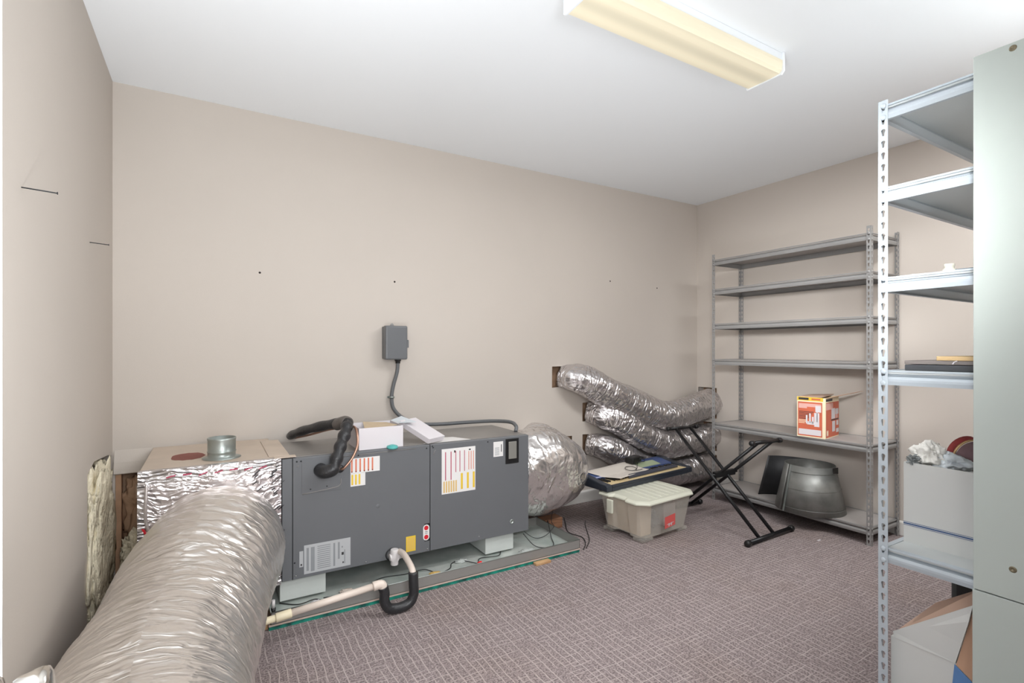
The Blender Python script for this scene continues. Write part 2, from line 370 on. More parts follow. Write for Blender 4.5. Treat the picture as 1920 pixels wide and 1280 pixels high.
def plate(name, outer, holes, thick, mp, m, kind='structure'):
    """flat slab with polygonal holes; mp maps (u,v,w) to the world, w = depth behind the face"""
    cu = bpy.data.curves.new(name, 'CURVE'); cu.dimensions = '2D'; cu.fill_mode = 'BOTH'; cu.extrude = thick/2
    for ring in [outer]+holes:
        sp = cu.splines.new('POLY'); sp.points.add(len(ring)-1); sp.use_cyclic_u = True
        for p, (x, y) in zip(sp.points, ring): p.co = (x, y, 0, 1)
    t = bpy.data.objects.new('tmp', cu); COL.objects.link(t)
    dg = bpy.context.evaluated_depsgraph_get(); me = bpy.data.meshes.new_from_object(t.evaluated_get(dg))
    bpy.data.objects.remove(t); me.name = name
    for v in me.vertices: v.co = mp(v.co.x, v.co.y, v.co.z+thick/2)
    bm = bmesh.new(); bm.from_mesh(me); bmesh.ops.remove_doubles(bm, verts=bm.verts, dist=1e-5); bmesh.ops.recalc_face_normals(bm, faces=bm.faces); bm.to_mesh(me); bm.free()
    me.materials.clear(); me.materials.append(m)
    o = bpy.data.objects.new(name, me); COL.objects.link(o); o['kind'] = kind
    return o

# ------------------------------------------------------------------ the room
XL, XR, YB, HC = -.451, 4.19, 3.451, 2.745
struct('floor', MB().box(XL-.15, XR+.12, -1.2, YB+.15, -.05, 0), M_carpet, 'grey mauve carpet with a fine woven line pattern')
struct('ceiling', MB().box(XL-.15, XR+.12, -1.2, YB+.15, HC, HC+.05), M_ceil, 'flat white painted ceiling')
rect = lambda a, b, c, d: [(a, c), (b, c), (b, d), (a, d)]
wb = plate('wall_back', rect(XL-.12, XR+.1, 0, HC),
      [[(-.44, .0005), (-.12, .0005), (-.12, .62), (-.30, .635), (-.44, .63)],
       [(2.424, .99), (2.60, 1.0), (2.605, 1.168), (2.425, 1.165)], [(2.741, .69), (2.90, .692), (2.90, .855), (2.742, .85)],
       [(2.741, .40), (2.90, .40), (2.90, .572), (2.742, .58)], [(2.30, .35), (2.632, .35), (2.632, .578), (2.36, .583), (2.30, .56)]],
      .013, lambda u, v, w_: Vector((u, YB+w_, v)), M_wall)
tag(wb, 'beige back wall with cut openings for the ducts')
wl = plate('wall_left', rect(-1.2, YB+.1, 0, HC), [[(2.79, .05), (2.80, .772), (2.95, .80), (3.30, .765), (3.435, .74), (3.44, .02), (2.9, .02)]],
      .013, lambda u, v, w_: Vector((XL-w_, u, v)), M_wall)
tag(wl, 'beige left wall cut open low down by the corner')
wr = plate('wall_right', rect(-1.2, YB+.1, 0, HC), [rect(3.22, 3.438, .64, .935), rect(3.22, 3.438, .33, .60), rect(3.22, 3.438, .06, .29)],
      .013, lambda u, v, w_: Vector((XR+w_, u, v)), M_wall)
tag(wr, 'beige right wall behind the grey shelving')
wf = plate('wall_front', rect(XL-.1, XR+.1, 0, HC), [rect(-.13, .85, .0005, 2.1)], .12, lambda u, v, w_: Vector((u, .02-w_, v)), M_wall)
tag(wf, 'beige wall with the doorway the view is taken from')
# cavities behind the openings: plain boards, the studs and batts stand in front of them
struct('wall_back_cavity', MB().box(XL-.12, XR+.1, YB+.10, YB+.115, 0, HC), M_kraft)
struct('wall_left_cavity', MB().box(XL-.115, XL-.10, 2.5, YB+.1, 0, HC), M_kraft)
struct('wall_right_cavity', MB().box(XR+.10, XR+.115, 2.5, YB+.1, 0, HC), M_kraft)
def baseboard(name, pts, vec):
    return struct(name, MB().prism(pts, vec), M_base, bevel=.003)
baseboard('baseboard_back', [(2.0, YB, 0), (2.0, YB-.014, 0), (2.0, YB-.014, .09), (2.0, YB-.007, .102), (2.0, YB, .102)], (2.19, 0, 0))
baseboard('baseboard_right', [(XR, .02, 0), (XR-.014, .02, 0), (XR-.014, .02, .09), (XR-.007, .02, .102), (XR, .02, .102)], (0, 3.15, 0))
# small holes left in the paint
for x, z in ((.26, 1.773), (1.098, 1.774), (3.052, 1.911), (3.632, 1.885)):
    MB().lathe((x, YB+.001, z), (0, -1, 0), [(.0005, .0018), (.006, .0016), (.008, .0)], 10).build('nail_hole', M_dark, wb)
# stud and insulation in the corner opening
tag(MB().box(-.455, -.415, YB+.014, YB+.075, 0, .9).build('wall_stud', M_stud, loc=(-.435, YB+.05, 0)), 'bare vertical wood stud in the corner wall opening', 'stud')
def lumpy(name, c, size, amp, fr, m, seed=0, res=28, label=None, cat=None, parent=None, flat=0):
    bm = bmesh.new(); bmesh.ops.create_icosphere(bm, subdivisions=5, radius=1); mb = MB()
    for v in bm.verts:
        p = v.co.copy(); q = Vector([math.copysign(abs(a)**(1-flat), a) for a in p])
        d = 1+amp*(.55*noise.noise(p*fr+Vector((seed, 0, 0)))+.35*(1-2*abs(noise.noise(p*fr*1.7+Vector((0, seed, 0)))))+.12*noise.noise(p*fr*5))-amp*.15
        mb.v.append(Vector(c)+Vector((q.x*size[0], q.y*size[1], q.z*size[2]))*d)
    for f in bm.faces: mb.face([v.index for v in f.verts], 0, True)
    bm.free()
    o = mb.build(name, m, parent=parent, loc=None if parent else c)
    if label: tag(o, label, cat)
    return o
lumpy('insulation_batt', (XL-.024, 3.115, .388), (.052, .325, .360), .4, 3.2, M_insul, 3, label='cream fibreglass insulation batt in the left wall opening', cat='insulation', flat=.35)
kp = lumpy('kraft_facing', (-.26, YB+.055, .40), (.14, .035, .22), .5, 2.6, M_kraft, 9, label='crumpled brown kraft insulation facing in the back wall opening', cat='insulation', flat=.3)
# stray capital M printed on the facing
mb = MB(); zc = .49; xc = -.345; yy = YB+.012
for a, b in (((0, 0), (0, .075)), ((0, .075), (.03, .02)), ((.03, .02), (.06, .075)), ((.06, .075), (.06, 0))):
    a = Vector((xc+a[0], yy, zc+a[1])); b = Vector((xc+b[0], yy, zc+b[1])); d = (b-a).normalized().cross(Vector((0, 1, 0)))*.006
    mb.quad(a-d, a+d, b+d, b-d)
mb.build('printed_letter', mat('faded_ink', hx(214, 190, 168), .6), kp, solid=.001)
lumpy('paper_scrap', (-.34, 3.37, .22), (.06, .05, .11), .7, 2.5, M_insul, 21, label='torn pale insulation scrap in the corner beside the big duct', cat='insulation')
tag(lumpy('insulation_wad', (2.5, YB+.055, .50), (.16, .035, .10), .9, 3, M_kraft, 31, flat=.2), 'brown kraft paper wad in the opening behind the bulging duct', 'insulation')
# bent strip of drywall above the corner opening
MB().prism([(-.445, YB-.001, .636), (-.445, YB-.028, .638), (-.445, YB-.020, .70), (-.445, YB-.001, .765)], (.50, 0, 0)).build('drywall_lip', M_wall, wb, bevel=.003)

# nails in the left wall
def nail(x, y, z, ln, label):
    t = thing('nail', (x, y, z), label, 'nail', 'nails in the left wall')
    MB().cyl((x, y, z), (x+ln, y+.004, z-.004), .0018, 8).build('shank', M_seam, t)
    MB().cyl((x+ln, y+.004, z-.004), (x+ln+.0015, y+.004, z-.004), .004, 10).build('head', M_seam, t)
nail(XL, 1.912, 1.756, .075, 'larger long nail sticking out of the left wall, nearer the door edge')
nail(XL, 2.845, 1.772, .065, 'smaller nail sticking out of the left wall, nearer the corner')

# ------------------------------------------------------------------ door leaf with knob (beside the camera)
dh = Vector((-.155, .03, 0)); de = Vector((-.2045, .80, 0)); dd = (de-dh).normalized(); dn = Vector((dd.y, -dd.x, 0))
door = thing('door_1', (dh.x, dh.y, 0), 'white painted door leaf standing open at the left', 'door'); door['kind'] = 'structure'
del door['category']
q = [dh, de, de-dn*.035, dh-dn*.035]
MB().prism([p+Vector((0, 0, .012)) for p in q], (0, 0, 2.05)).build('leaf', M_door, door, bevel=.002)
kc = Vector((0, 0, .925))+dh+dd*.715
MB().lathe(kc, dn, [(.0005, 0), (.033, 0), (.033, .003), (.029, .008), (.019, .011), (.019, .016), (.0235, .018), (.026, .022), (.0275, .030), (.0295, .036), (.0302, .042), (.029, .047), (.023, .050), (.01, .0512), (.0005, .0515)], 40).build('door_knob', M_chrome, door)
for zz in (.25, 1.85):
    MB().cyl(dh+Vector((.006, 0, zz)), dh+Vector((.006, 0, zz+.09)), .006, 12).build('hinge', M_chrome, door)

# ------------------------------------------------------------------ ceiling lamp
lt = thing('ceiling_light', (1.806, 1.555, HC), 'long white fluorescent wraparound lamp with cream diffuser under the ceiling', 'lamp')
MB().box(1.222, 2.392, 1.464, 1.646, 2.708, HC-.001).build('housing', M_bulk, lt, bevel=.002)
x0, x1 = 1.228, 2.386; pr = [(1.650, 2.706), (1.650, 2.655), (1.644, 2.648), (1.52, 2.645), (1.476, 2.648), (1.464, 2.660), (1.460, 2.690), (1.460, 2.706)]
mb = MB()
# a profile swept along X, object coordinates centred on the lamp so the two tubes sit at y = -.0525 and +.0525
i0 = 0; n_ = 1
mb.prism([(x0, y, z) for y, z in pr], (x1-x0, 0, 0)); o = mb.build('diffuser', MATS['lamp_diffuser'], lt)
for xx in (1.218, 2.386):
    MB().prism([(xx, y, z) for y, z in [(1.656, HC-.001), (1.656, 2.646), (1.648, 2.640), (1.468, 2.640), (1.454, 2.655), (1.454, HC-.001)]], (.010, 0, 0)).build('end_cap', M_bulk, lt, bevel=.0015)

# ------------------------------------------------------------------ steel shelving
def keyhole():
    pts = []
    for k in range(11):
        a = math.radians(-48+k*27.6); pts.append((.0064*math.cos(a), .0045+.0064*math.sin(a)))
    pts += [(-.0031, -.0105), (-.002, -.0125), (.002, -.0125), (.0031, -.0105)]
    return pts
KH = keyhole()
def post_mesh(m, H=2.13, wd=.028, pitch=.0384, th=.0018):
    mb = MB(); nc = int(H/pitch); z0 = (H-nc*pitch)/2
    for fl in range(2):
        # u runs out along the flange from the corner, w into the material
        def P(u, z, w_):
            return Vector((w_, u, z)) if fl == 0 else Vector((u, w_, z))
        for c in range(nc):
            zc = z0+(c+.5)*pitch; uc = wd*.52
            def R(p):
                a, b = p; lo, hi = -uc, wd-uc
                t = min((hi/a if a > 1e-9 else (lo/a if a < -1e-9 else 1e9)), (pitch/2/abs(b) if abs(b) > 1e-9 else 1e9)); return (a*t, b*t)
            n = len(KH); cor = [(wd-uc, pitch/2), (-uc, pitch/2), (-uc, -pitch/2), (wd-uc, -pitch/2)]
            for k in range(n):
                p, q = KH[k], KH[(k+1) % n]; rp, rq = R(p), R(q)
                ap, aq = math.atan2(rp[1], rp[0]), math.atan2(rq[1], rq[0])
                if aq < ap-1e-9: aq += 2*PI
                mid = []
                for cc in cor:
                    ac = math.atan2(cc[1], cc[0])
                    for s_ in (0, 2*PI):
                        if ap+1e-6 < ac+s_ < aq-1e-6: mid.append((ac+s_, cc))
                ring = [p, rp]+[c_ for _, c_ in sorted(mid)]+[rq, q]
                for w_ in (0, th): mb.poly([P(uc+a, zc+b, w_) for a, b in ring])
                mb.quad(P(uc+p[0], zc+p[1], 0), P(uc+q[0], zc+q[1], 0), P(uc+q[0], zc+q[1], th), P(uc+p[0], zc+p[1], th))
        # edges and end pieces
        mb.quad(P(wd, z0, 0), P(wd, H-z0, 0), P(wd, H-z0, th), P(wd, z0, th))
        for a, b in ((0, z0), (H-z0, H)):
            if fl == 0: mb.box(0, th, 0, wd, a, b)
            else: mb.box(0, wd, 0, th, a, b)
    o = mb.build('post_tmp', m, recalc=False); me = o.data; bpy.data.objects.remove(o); return me
def beam_mb(a, b, out, hgt=.049):
    """a, b: ends of the beam's back line at its top; out: horizontal unit vector to the outside"""
    a, b, out = Vector(a), Vector(b), Vector(out)
    prof = [(0, 0), (.004, 0), (.0045, -.006), (-.011, -.0075), (-.011, -.017), (.003, -.022), (.0065, -.030), (.0065, -.037), (.0035, -hgt), (-.010, -hgt), (-.010, -hgt+.0015), (.001, -hgt+.0015), (-.0125, -.018), (-.0125, -.006), (0, -.003), (-.012, -.003), (-.012, 0)]
    return MB().prism([a+out*o_+Vector((0, 0, h)) for o_, h in prof], b-a)
def shelf_unit(name, x0, x1, y0, y1, levels, mp, md, me, label, H=2.13):
    t = thing(name, ((x0+x1)/2, (y0+y1)/2, 0), label, 'shelving')
    org = parent_origin(t)
    for (x, y, rz) in ((x0, y0, 0), (x1, y0, PI/2), (x1, y1, PI), (x0, y1, -PI/2)):
        p = bpy.data.objects.new('post', me); COL.objects.link(p); p.parent = t; p.location = Vector((x, y, 0))-org; p.rotation_euler = (0, 0, rz)
    rv = MB(); g = .0025
    for z in levels:
        beam_mb((x0+.0088, y0+g, z), (x0+.0088, y1-g, z), (-1, 0, 0)).build('beam', mp, t)
        beam_mb((x1-.0088, y0+g, z), (x1-.0088, y1-g, z), (1, 0, 0)).build('beam', mp, t)
        beam_mb((x0+g, y0+.0088, z), (x1-g, y0+.0088, z), (0, -1, 0)).build('beam', mp, t)
        beam_mb((x0+g, y1-.0088, z), (x1-g, y1-.0088, z), (0, 1, 0)).build('beam', mp, t)
        MB().box(x0+.010, x1-.010, y0+.010, y1-.010, z-.012, z-.002).build('shelf_panel', md, t)
        for dz in (-.004, -.0424):
            for yy in (y0+.0155, y1-.0155):
                for xx, s_ in ((x0-.001, -1), (x1+.001, 1)):
                    rv.lathe((xx, yy, z+dz), (s_, 0, 0), [(.0085, 0), (.0075, .0020), (.005, .0030), (.0004, .0033)], 12)
            for xx in (x0+.0155, x1-.0155):
                for yy, s_ in ((y0-.001, -1), (y1+.001, 1)):
                    rv.lathe((xx, yy, z+dz), (0, s_, 0), [(.0085, 0), (.0075, .0020), (.005, .0030), (.0004, .0033)], 12)
    r = rv.build('rivet', mp, t); r['kind'] = 'stuff'
    return t
pm1 = post_mesh(M_shelf1); pm2 = post_mesh(M_shelf2)
FX0, FX1, FY0, FY1 = 3.77, 4.165, 1.700, 2.945
LV1 = (2.085, 1.830, 1.530, 1.222, .668, .118)
shelf_unit('steel_shelving', FX0, FX1, FY0, FY1, LV1, M_shelf1, M_deck1, pm1, 'grey boltless steel shelving with six shelves along the right wall')
NX0, NX1, NY0, NY1 = 1.92, 3.165, .430, .8445
LV2 = (2.116, 1.843, 1.545, 1.238, .652, .10)
shelf_unit('steel_shelving', NX0, NX1, NY0, NY1, LV2, M_shelf2, M_deck2, pm2, 'pale bluish steel shelving close by on the right, partly behind the white board')

# ------------------------------------------------------------------ white board in front of the near shelving
pb = thing('white_board', (1.889, .32, 0), 'tall white laminate board with screws covering the front of the near shelving', 'board')
MB().box(1.878, 1.900, .05, .585, .624, 2.141).build('upper_board', M_panel, pb, bevel=.0015)
MB().box(1.878, 1.900, .05, .587, .0, .621).build('lower_board', M_panel, pb, bevel=.0015)
for (y, z) in ((.501, 2.125), (.501, .708), (.30, 2.0), (.30, .75)):
    MB().lathe((1.878, y, z), (-1, 0, 0), [(.0085, 0), (.007, .0016), (.0045, .002), (.0035, .0006), (.0003, .0006)], 16).build('screw', M_brass, pb)

# ------------------------------------------------------------------ things on the near shelving
z3, z4, z5, z6 = LV2[2]-.002, LV2[3]-.002, LV2[4]-.002, LV2[5]-.002
# small jar and blue folder on shelf 3
jr = thing('glass_jar', (2.10, .715, z3), 'tiny cloudy glass jar on the third shelf of the near shelving', 'jar')
MB().lathe((2.10, .715, z3), (0, 0, 1), [(.0005, 0), (.018, 0), (.019, .004), (.019, .026), (.013, .032), (.013, .036)], 20).build('body', M_jar, jr)
MB().lathe((2.10, .715, z3+.036), (0, 0, 1), [(.014, 0), (.014, .009), (.0005, .010)], 20).build('lid', M_jar, jr)
tag(MB().box(2.02, 2.22, .46, .675, z3, z3+.016).build('flat_folder', M_blueobj, loc=(2.12, .56, z3), bevel=.003), 'slate blue flat folder on the third shelf beside the white board', 'folder')
tag(lumpy('tissue_scrap', (2.0, .770, z3+.004), (.03, .03, .006), .5, 3, M_tissue, 5), 'small white paper scrap on the third shelf of the near shelving', 'paper')
# black case and frame on shelf 4
cs_ = thing('flat_case', (2.15, .60, z4), 'flat black case lying on the fourth shelf under the wooden frame', 'case')
MB().box(1.995, 2.30, .455, .800, z4, z4+.020).build('case_body', M_casek, cs_, bevel=.003)
MB().box(1.995, 2.30, .455, .800, z4+.0215, z4+.034).build('case_lid', M_caset, cs_, bevel=.002)
MB().tube(cat_path([(1.995, .66, z4+.034), (1.988, .665, z4+.030), (1.985, .668, z4+.024)], 6), .0022, 6).build('latch', M_white, cs_)
fr = thing('picture_frame', (2.15, .5, z4+.034), 'light wooden picture frame lying on the black case', 'picture frame')
fz = z4+.0345; fa, fb, fc, fd = 2.0, 2.30, .46, .715
MB().box(fa, fa+.02, fc, fd, fz, fz+.014).build('frame_rail', M_frame, fr, bevel=.002)
MB().box(fb-.02, fb, fc, fd, fz, fz+.014).build('frame_rail', M_frame, fr, bevel=.002)
MB().box(fa+.02, fb-.02, fd-.02, fd, fz, fz+.014).build('frame_rail', M_frame, fr, bevel=.002)
MB().box(fa+.02, fb-.02, fc, fc+.02, fz, fz+.014).build('frame_rail', M_frame, fr, bevel=.002)
MB().box(fa+.02, fb-.02, fc+.02, fd-.02, fz, fz+.005).build('backing', M_caset, fr)
# white open box with blue stripes
def open_box(name, x0, x1, y0, y1, z0, z1, th, mo, mi_, label, cat='box', part='box_body'):
    t = thing(name, ((x0+x1)/2, (y0+y1)/2, z0), label, cat)
    mb = MB()
    mb.box(x0, x1, y0, y1, z0, z0+th)
    mb.box(x0, x0+th, y0, y1, z0+th, z1); mb.box(x1-th, x1, y0, y1, z0+th, z1)
    mb.box(x0+th, x1-th, y0, y0+th, z0+th, z1); mb.box(x0+th, x1-th, y1-th, y1, z0+th, z1)
    mb.build(part, mo, t)
    return t
wx0, wx1, wy0, wy1, wz1 = 2.045, 2.36, .465, .822, .922
wbx = open_box('white_box', wx0, wx1, wy0, wy1, z5, wz1, .004, M_whitec, M_whitec, 'white open box with thin blue stripes on the near shelving, stuffed with tissue')
mb = MB()
for za, zb in ((.058, .0595), (.062, .0665), (.069, .0705)):
    mb.quad((wx0-.0008, wy0, z5+za), (wx0-.0008, wy1, z5+za), (wx0-.0008, wy1, z5+zb), (wx0-.0008, wy0, z5+zb))
    mb.quad((wx0, wy1+.0008, z5+za), (wx1, wy1+.0008, z5+za), (wx1, wy1+.0008, z5+zb), (wx0, wy1+.0008, z5+zb))
tag(mb.build('stripes', M_blue, wbx), 'thin navy blue stripes')
lumpy('crumpled_tissue', (2.118, .776, wz1+.020), (.044, .040, .045), .8, 2.2, M_tissue, 41, label='crumpled white tissue paper in the white striped box', cat='paper')
lumpy('tissue_sheet', (2.135, .722, wz1+.004), (.05, .045, .030), .8, 1.4, M_tissueb, 47, label='bluish white tissue sheet beside the red cap in the striped box', cat='paper')
lumpy('plastic_bag', (2.074, .802, wz1+.004), (.026, .016, .016), 1.3, 2.2, M_bag, 51, label='crumpled grey plastic bag at the left corner of the striped box', cat='bag')
cap = thing('felt_cap', (2.18, .68, wz1-.02), 'dark mauve cap with red felt band and gold trim sticking out of the striped box', 'hat')
cc = Vector((2.185, .674, wz1+.024)); cax = Vector((-.45, -.75, -.25)).normalized()
MB().lathe(cc, cax, [(.050, -.02), (.049, -.003), (.043, .013), (.029, .022), (.0005, .025)], 28).build('crown', M_mauve, cap)
MB().lathe(cc, cax, [(.052, -.028), (.053, -.021)], 28).build('gold_trim', M_gold, cap, solid=.004)
MB().lathe(cc, cax, [(.054, -.050), (.053, -.029)], 28).build('felt_band', M_redfelt, cap, solid=.005)
# big white carton with open flaps on the bottom shelf
bx0, bx1, by0, by1, bz1 = 1.955, 2.33, .455, .822, .352
bc = open_box('open_carton', bx0, bx1, by0, by1, z6, bz1, .005, M_whitec, M_brown, 'large white carton with open brown flaps at the bottom of the near shelving', part='box_body')
MB().poly([(bx0, by1-.01, bz1), (bx0-.001, .650, bz1), (bx0-.02, .612, .50), (bx0-.012, .605, .550), (bx0+.002, by1-.006, bz1+.018)]).build('front_flap', M_whitec, bc, solid=.005)
MB().poly([(bx0-.003, .648, bz1-.004), (bx0-.006, .606, .535), (bx0-.006, .50, .535), (bx0-.003, .50, .27), (bx0-.003, .60, .312)]).build('inner_flap', M_brown, bc, solid=.002)
MB().poly([(bx0+.01, by1-.008, bz1+.012), (bx0+.02, .60, .535), (bx0+.06, .60, .585), (bx0+.13, .745, .46)]).build('side_flap', M_brownd, bc, solid=.004)
MB().poly([(bx0+.13, .745, .455), (bx0+.05, .60, .575), (bx0+.22, .50, .58), (bx1-.02, .66, .44), (bx1-.02, .66, bz1)]).build('rear_flap', M_brownd, bc, solid=.004)
tag(MB().poly([(bx0-.0035, .652, bz1-.004), (bx0-.0035, .602, .310), (bx0-.0035, .50, .265), (bx0-.0035, .50, z6+.01), (bx0-.0035, .672, z6+.01)]).build('blue_print', M_bluec, bc, solid=.001), 'blue printed area')
# dark thing behind the carton
dk = thing('storage_box', (2.55, .64, z6), 'dark grey box on the bottom of the near shelving behind the open carton', 'box')
MB().box(2.36, 2.74, .48, .80, z6, .575).build('box_body', mat('dark_grey_box', hx(62, 62, 62), .7), dk, bevel=.008)
MB().box(2.352, 2.36, .50, .78, z6+.02, .555).build('front_panel', M_black, dk)

# ------------------------------------------------------------------ orange product carton on the far shelving
zs = LV1[4]-.002
ob = thing('product_carton', (3.92, 2.05, zs), 'orange and white printed product carton with open top flap on the grey shelving', 'box')
A = Vector((3.775, 1.995, zs)); Bq = Vector((3.797, 2.245, zs))  # front face: right-near and left corners
# carton corners from the photograph: front edge vertical at A, left face runs to +Y, right face runs to +X
ux = Vector((.985, .17, 0)).normalized(); uy = Vector((-.12, .99, 0)).normalized(); wxx, wyy, hh_ = .27, .19, .292
def ob_pt(a, b, z, lift=0): return A+ux*a+uy*b+Vector((0, 0, z))
mb = MB()
for (p, q) in (((0, 0), (wxx, 0)), ((wxx, 0), (wxx, wyy)), ((wxx, wyy), (0, wyy)), ((0, wyy), (0, 0))):
    mb.quad(ob_pt(*p, 0), ob_pt(*q, 0), ob_pt(*q, hh_), ob_pt(*p, hh_))
mb.quad(ob_pt(0, 0, 0.001), ob_pt(wxx, 0, 0.001), ob_pt(wxx, wyy, 0.001), ob_pt(0, wyy, 0.001))
mb.build('box_body', M_oboxe, ob, solid=.003)
MB().quad(ob_pt(.0, .0, hh_), ob_pt(wxx, 0, hh_), ob_pt(wxx+.03, -.15, hh_+.045), ob_pt(.18, -.15, hh_+.045)).build('top_flap', M_brown, ob, solid=.003)
MB().quad(ob_pt(0, wyy, hh_), ob_pt(wxx, wyy, hh_), ob_pt(wxx, .03, hh_+.012), ob_pt(.02, .03, hh_+.002)).build('top_flap', M_brownd, ob, solid=.003)
def face_print(t, name, org, du, dv, nrm, rects, mats, lift=.0022):
    """flat print: rects (u0,u1,v0,v1,mat_index,level) on the plane org + u du + v dv"""
    mb = MB(); org, du, dv, nrm = Vector(org), Vector(du), Vector(dv), Vector(nrm)
    for r in rects:
        l = lift+(.0003*r[5] if len(r) > 5 else .0003)
        P = lambda u, v: org+du*u+dv*v+nrm*l
        mb.quad(P(r[0], r[2]), P(r[1], r[2]), P(r[1], r[3]), P(r[0], r[3]), r[4])
    return mb.build(name, mats, t, recalc=False)
PM = [M_obox, M_oboxe, M_yellow, M_inkdark, M_white, M_pink, M_red]
R_ = [(.03, .90, .03, .88, 0, 0), (.06, .86, .06, .20, 4, 1), (.06, .86, .72, .84, 5, 1), (.36, .66, .66, .76, 0, 2), (.66, .86, .64, .80, 4, 2),
      (.0, .93, .91, 1, 2, 0), (.05, .42, .93, .985, 3, 1), (.52, .84, .935, .975, 0, 1)]
for k in range(9): R_.append((.06, .60-.04*k, .625-k*.035, .64-k*.035, 3 if k < 6 else 1, 1))
for (a, b, c, d) in ((.32, .38, .34, .55), (.44, .50, .36, .60), (.54, .60, .34, .52), (.36, .62, .32, .40), (.62, .80, .28, .62), (.70, .74, .40, .66)): R_.append((a, b, c, d, 4, 3))
face_print(ob, 'front_print', A+uy*wyy, -uy*wyy, Vector((0, 0, hh_)), -ux, R_, PM)
R_ = [(.03, 1, .02, .88, 0, 0), (.03, .55, .70, .86, 5, 1), (.02, .5, .91, .97, 3, 1), (.42, .70, .46, .72, 4, 2), (.72, .95, .56, .70, 4, 2), (.74, .9, .46, .56, 5, 2),
      (.48, .70, .14, .40, 4, 2), (.80, .95, .28, .40, 4, 2), (.78, .98, .10, .20, 4, 2), (.06, .20, .06, .20, 5, 2), (.40, .98, .42, .45, 3, 2), (.08, .18, .08, .18, 1, 3)]
face_print(ob, 'side_print', A, ux*wxx, Vector((0, 0, hh_)), Vector((ux.y, -ux.x, 0)), R_, PM)

# ------------------------------------------------------------------ sheet-metal cone on the bottom far shelf
cn = thing('sheet_metal_cone', (3.90, 2.14, LV1[5]), 'unrolled galvanised metal cone collar on the bottom shelf of the grey shelving', 'duct fitting')
cc = Vector((3.872, 2.158, LV1[5]-.001)); R0, R1, Hh = .230, .162, .335
mb = MB(); n = 64
a0 = math.radians(155); i0 = 0
for k in range(n+1):
    a = a0+2*PI*k/n; d = Vector((math.cos(a), math.sin(a), 0))
    e_ = .004*k/n
    mb.v += [cc+d*(R0+e_), cc+d*(R1+e_)+Vector((0, 0, Hh))]
for k in range(n): mb.face((2*k, 2*k+2, 2*k+3, 2*k+1), 0, True)
mb.build('cone_wall', M_cone, cn, solid=.003)
# seam strip on the front and two faint raised ribs
a = math.radians(163); d = Vector((math.cos(a), math.sin(a), 0)); tt = Vector((-d.y, d.x, 0))*.007
MB().quad(cc+d*(R0+.006)-tt, cc+d*(R0+.006)+tt, cc+d*(R1+.006)+tt+Vector((0, 0, Hh)), cc+d*(R1+.006)-tt+Vector((0, 0, Hh))).build('seam', M_galv, cn, solid=.003)
for h in (.035, .17, .29):
    r = R0+(R1-R0)*h/Hh+.004
    MB().tube([cc+Vector((math.cos(t/48*2*PI)*r, math.sin(t/48*2*PI)*r, h)) for t in range(49)], .0018, 6).build('rib', M_cone, cn)
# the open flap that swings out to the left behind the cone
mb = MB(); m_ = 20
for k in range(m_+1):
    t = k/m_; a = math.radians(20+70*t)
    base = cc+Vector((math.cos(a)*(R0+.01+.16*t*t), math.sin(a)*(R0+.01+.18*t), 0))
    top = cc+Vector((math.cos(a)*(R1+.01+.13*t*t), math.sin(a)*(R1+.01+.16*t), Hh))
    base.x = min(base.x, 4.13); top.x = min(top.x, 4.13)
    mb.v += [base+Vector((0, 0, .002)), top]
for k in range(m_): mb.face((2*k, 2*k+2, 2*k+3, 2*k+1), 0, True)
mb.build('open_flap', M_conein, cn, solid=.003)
MB().box(3.86, 3.93, 1.985, 1.99, LV1[5]+Hh-.05, LV1[5]+Hh-.005).build('tab', M_black, cn, bevel=.002)

# ------------------------------------------------------------------ ducts
def wrinkled(name, ctrl, r, na, nb, m, seed, ring=.004, crk=.008, pitch=.045, label=None, cat='duct', group=None, parent=None, taper=None, lump=.0, sag=0):
    path = cat_path(ctrl, nb)
    rf = (lambda t: r*taper(t)) if taper else (lambda t: r)
    def disp(k, j, an, dist, p, d):
        q = Vector((math.cos(an)*2.2, math.sin(an)*2.2, dist*9+seed))
        w1 = noise.noise(q*.9)
        ph = dist/pitch+w1*1.1+.5*noise.noise(Vector((an*1.2, dist*3, seed)))
        saw = (ph % 1.0); rg = (1-abs(2*saw-1)**1.5)
        amp = .5+.7*noise.noise(Vector((math.cos(an)*1.3, math.sin(an)*1.3, dist*5+seed*2)))
        cr = 1-abs(noise.noise(Vector((math.cos(an)*4.5, math.sin(an)*4.5, dist*16+seed))))*2
        cr2 = 1-abs(noise.noise(Vector((math.cos(an)*10+5, math.sin(an)*10, dist*34+seed))))*2
        lp = noise.noise(Vector((math.cos(an)*.9, math.sin(an)*.9, dist*3.2+seed*3)))
        return ring*rg*max(amp, .15)*1.4+crk*(cr*.6+cr2*.3-.5)+lump*lp
    mb = MB(); mb.tube(path, rf, na, 0, True, True, disp, True)
    o = mb.build(name, m, parent=parent, loc=None if parent else path[0])
    if label: tag(o, label, cat, group)
    return o
# big insulated duct on the floor at the left
bd = wrinkled('flexible_duct', [(.02, 2.757, .410), (.015, 2.60, .405), (-.03, 2.38, .375), (-.09, 2.12, .325), (-.135, 1.85, .295), (-.157, 1.55, .289), (-.160, 1.25, .289), (-.160, .95, .289)],
    .272, 170, 460, M_foilbig, 3.1, ring=.0045, crk=.005, pitch=.055, lump=.020, taper=lambda t: 1+.03*math.sin(t*9)-.10*max(0, 1-t*14),
    label='huge silver insulated flexible duct lying along the left wall')
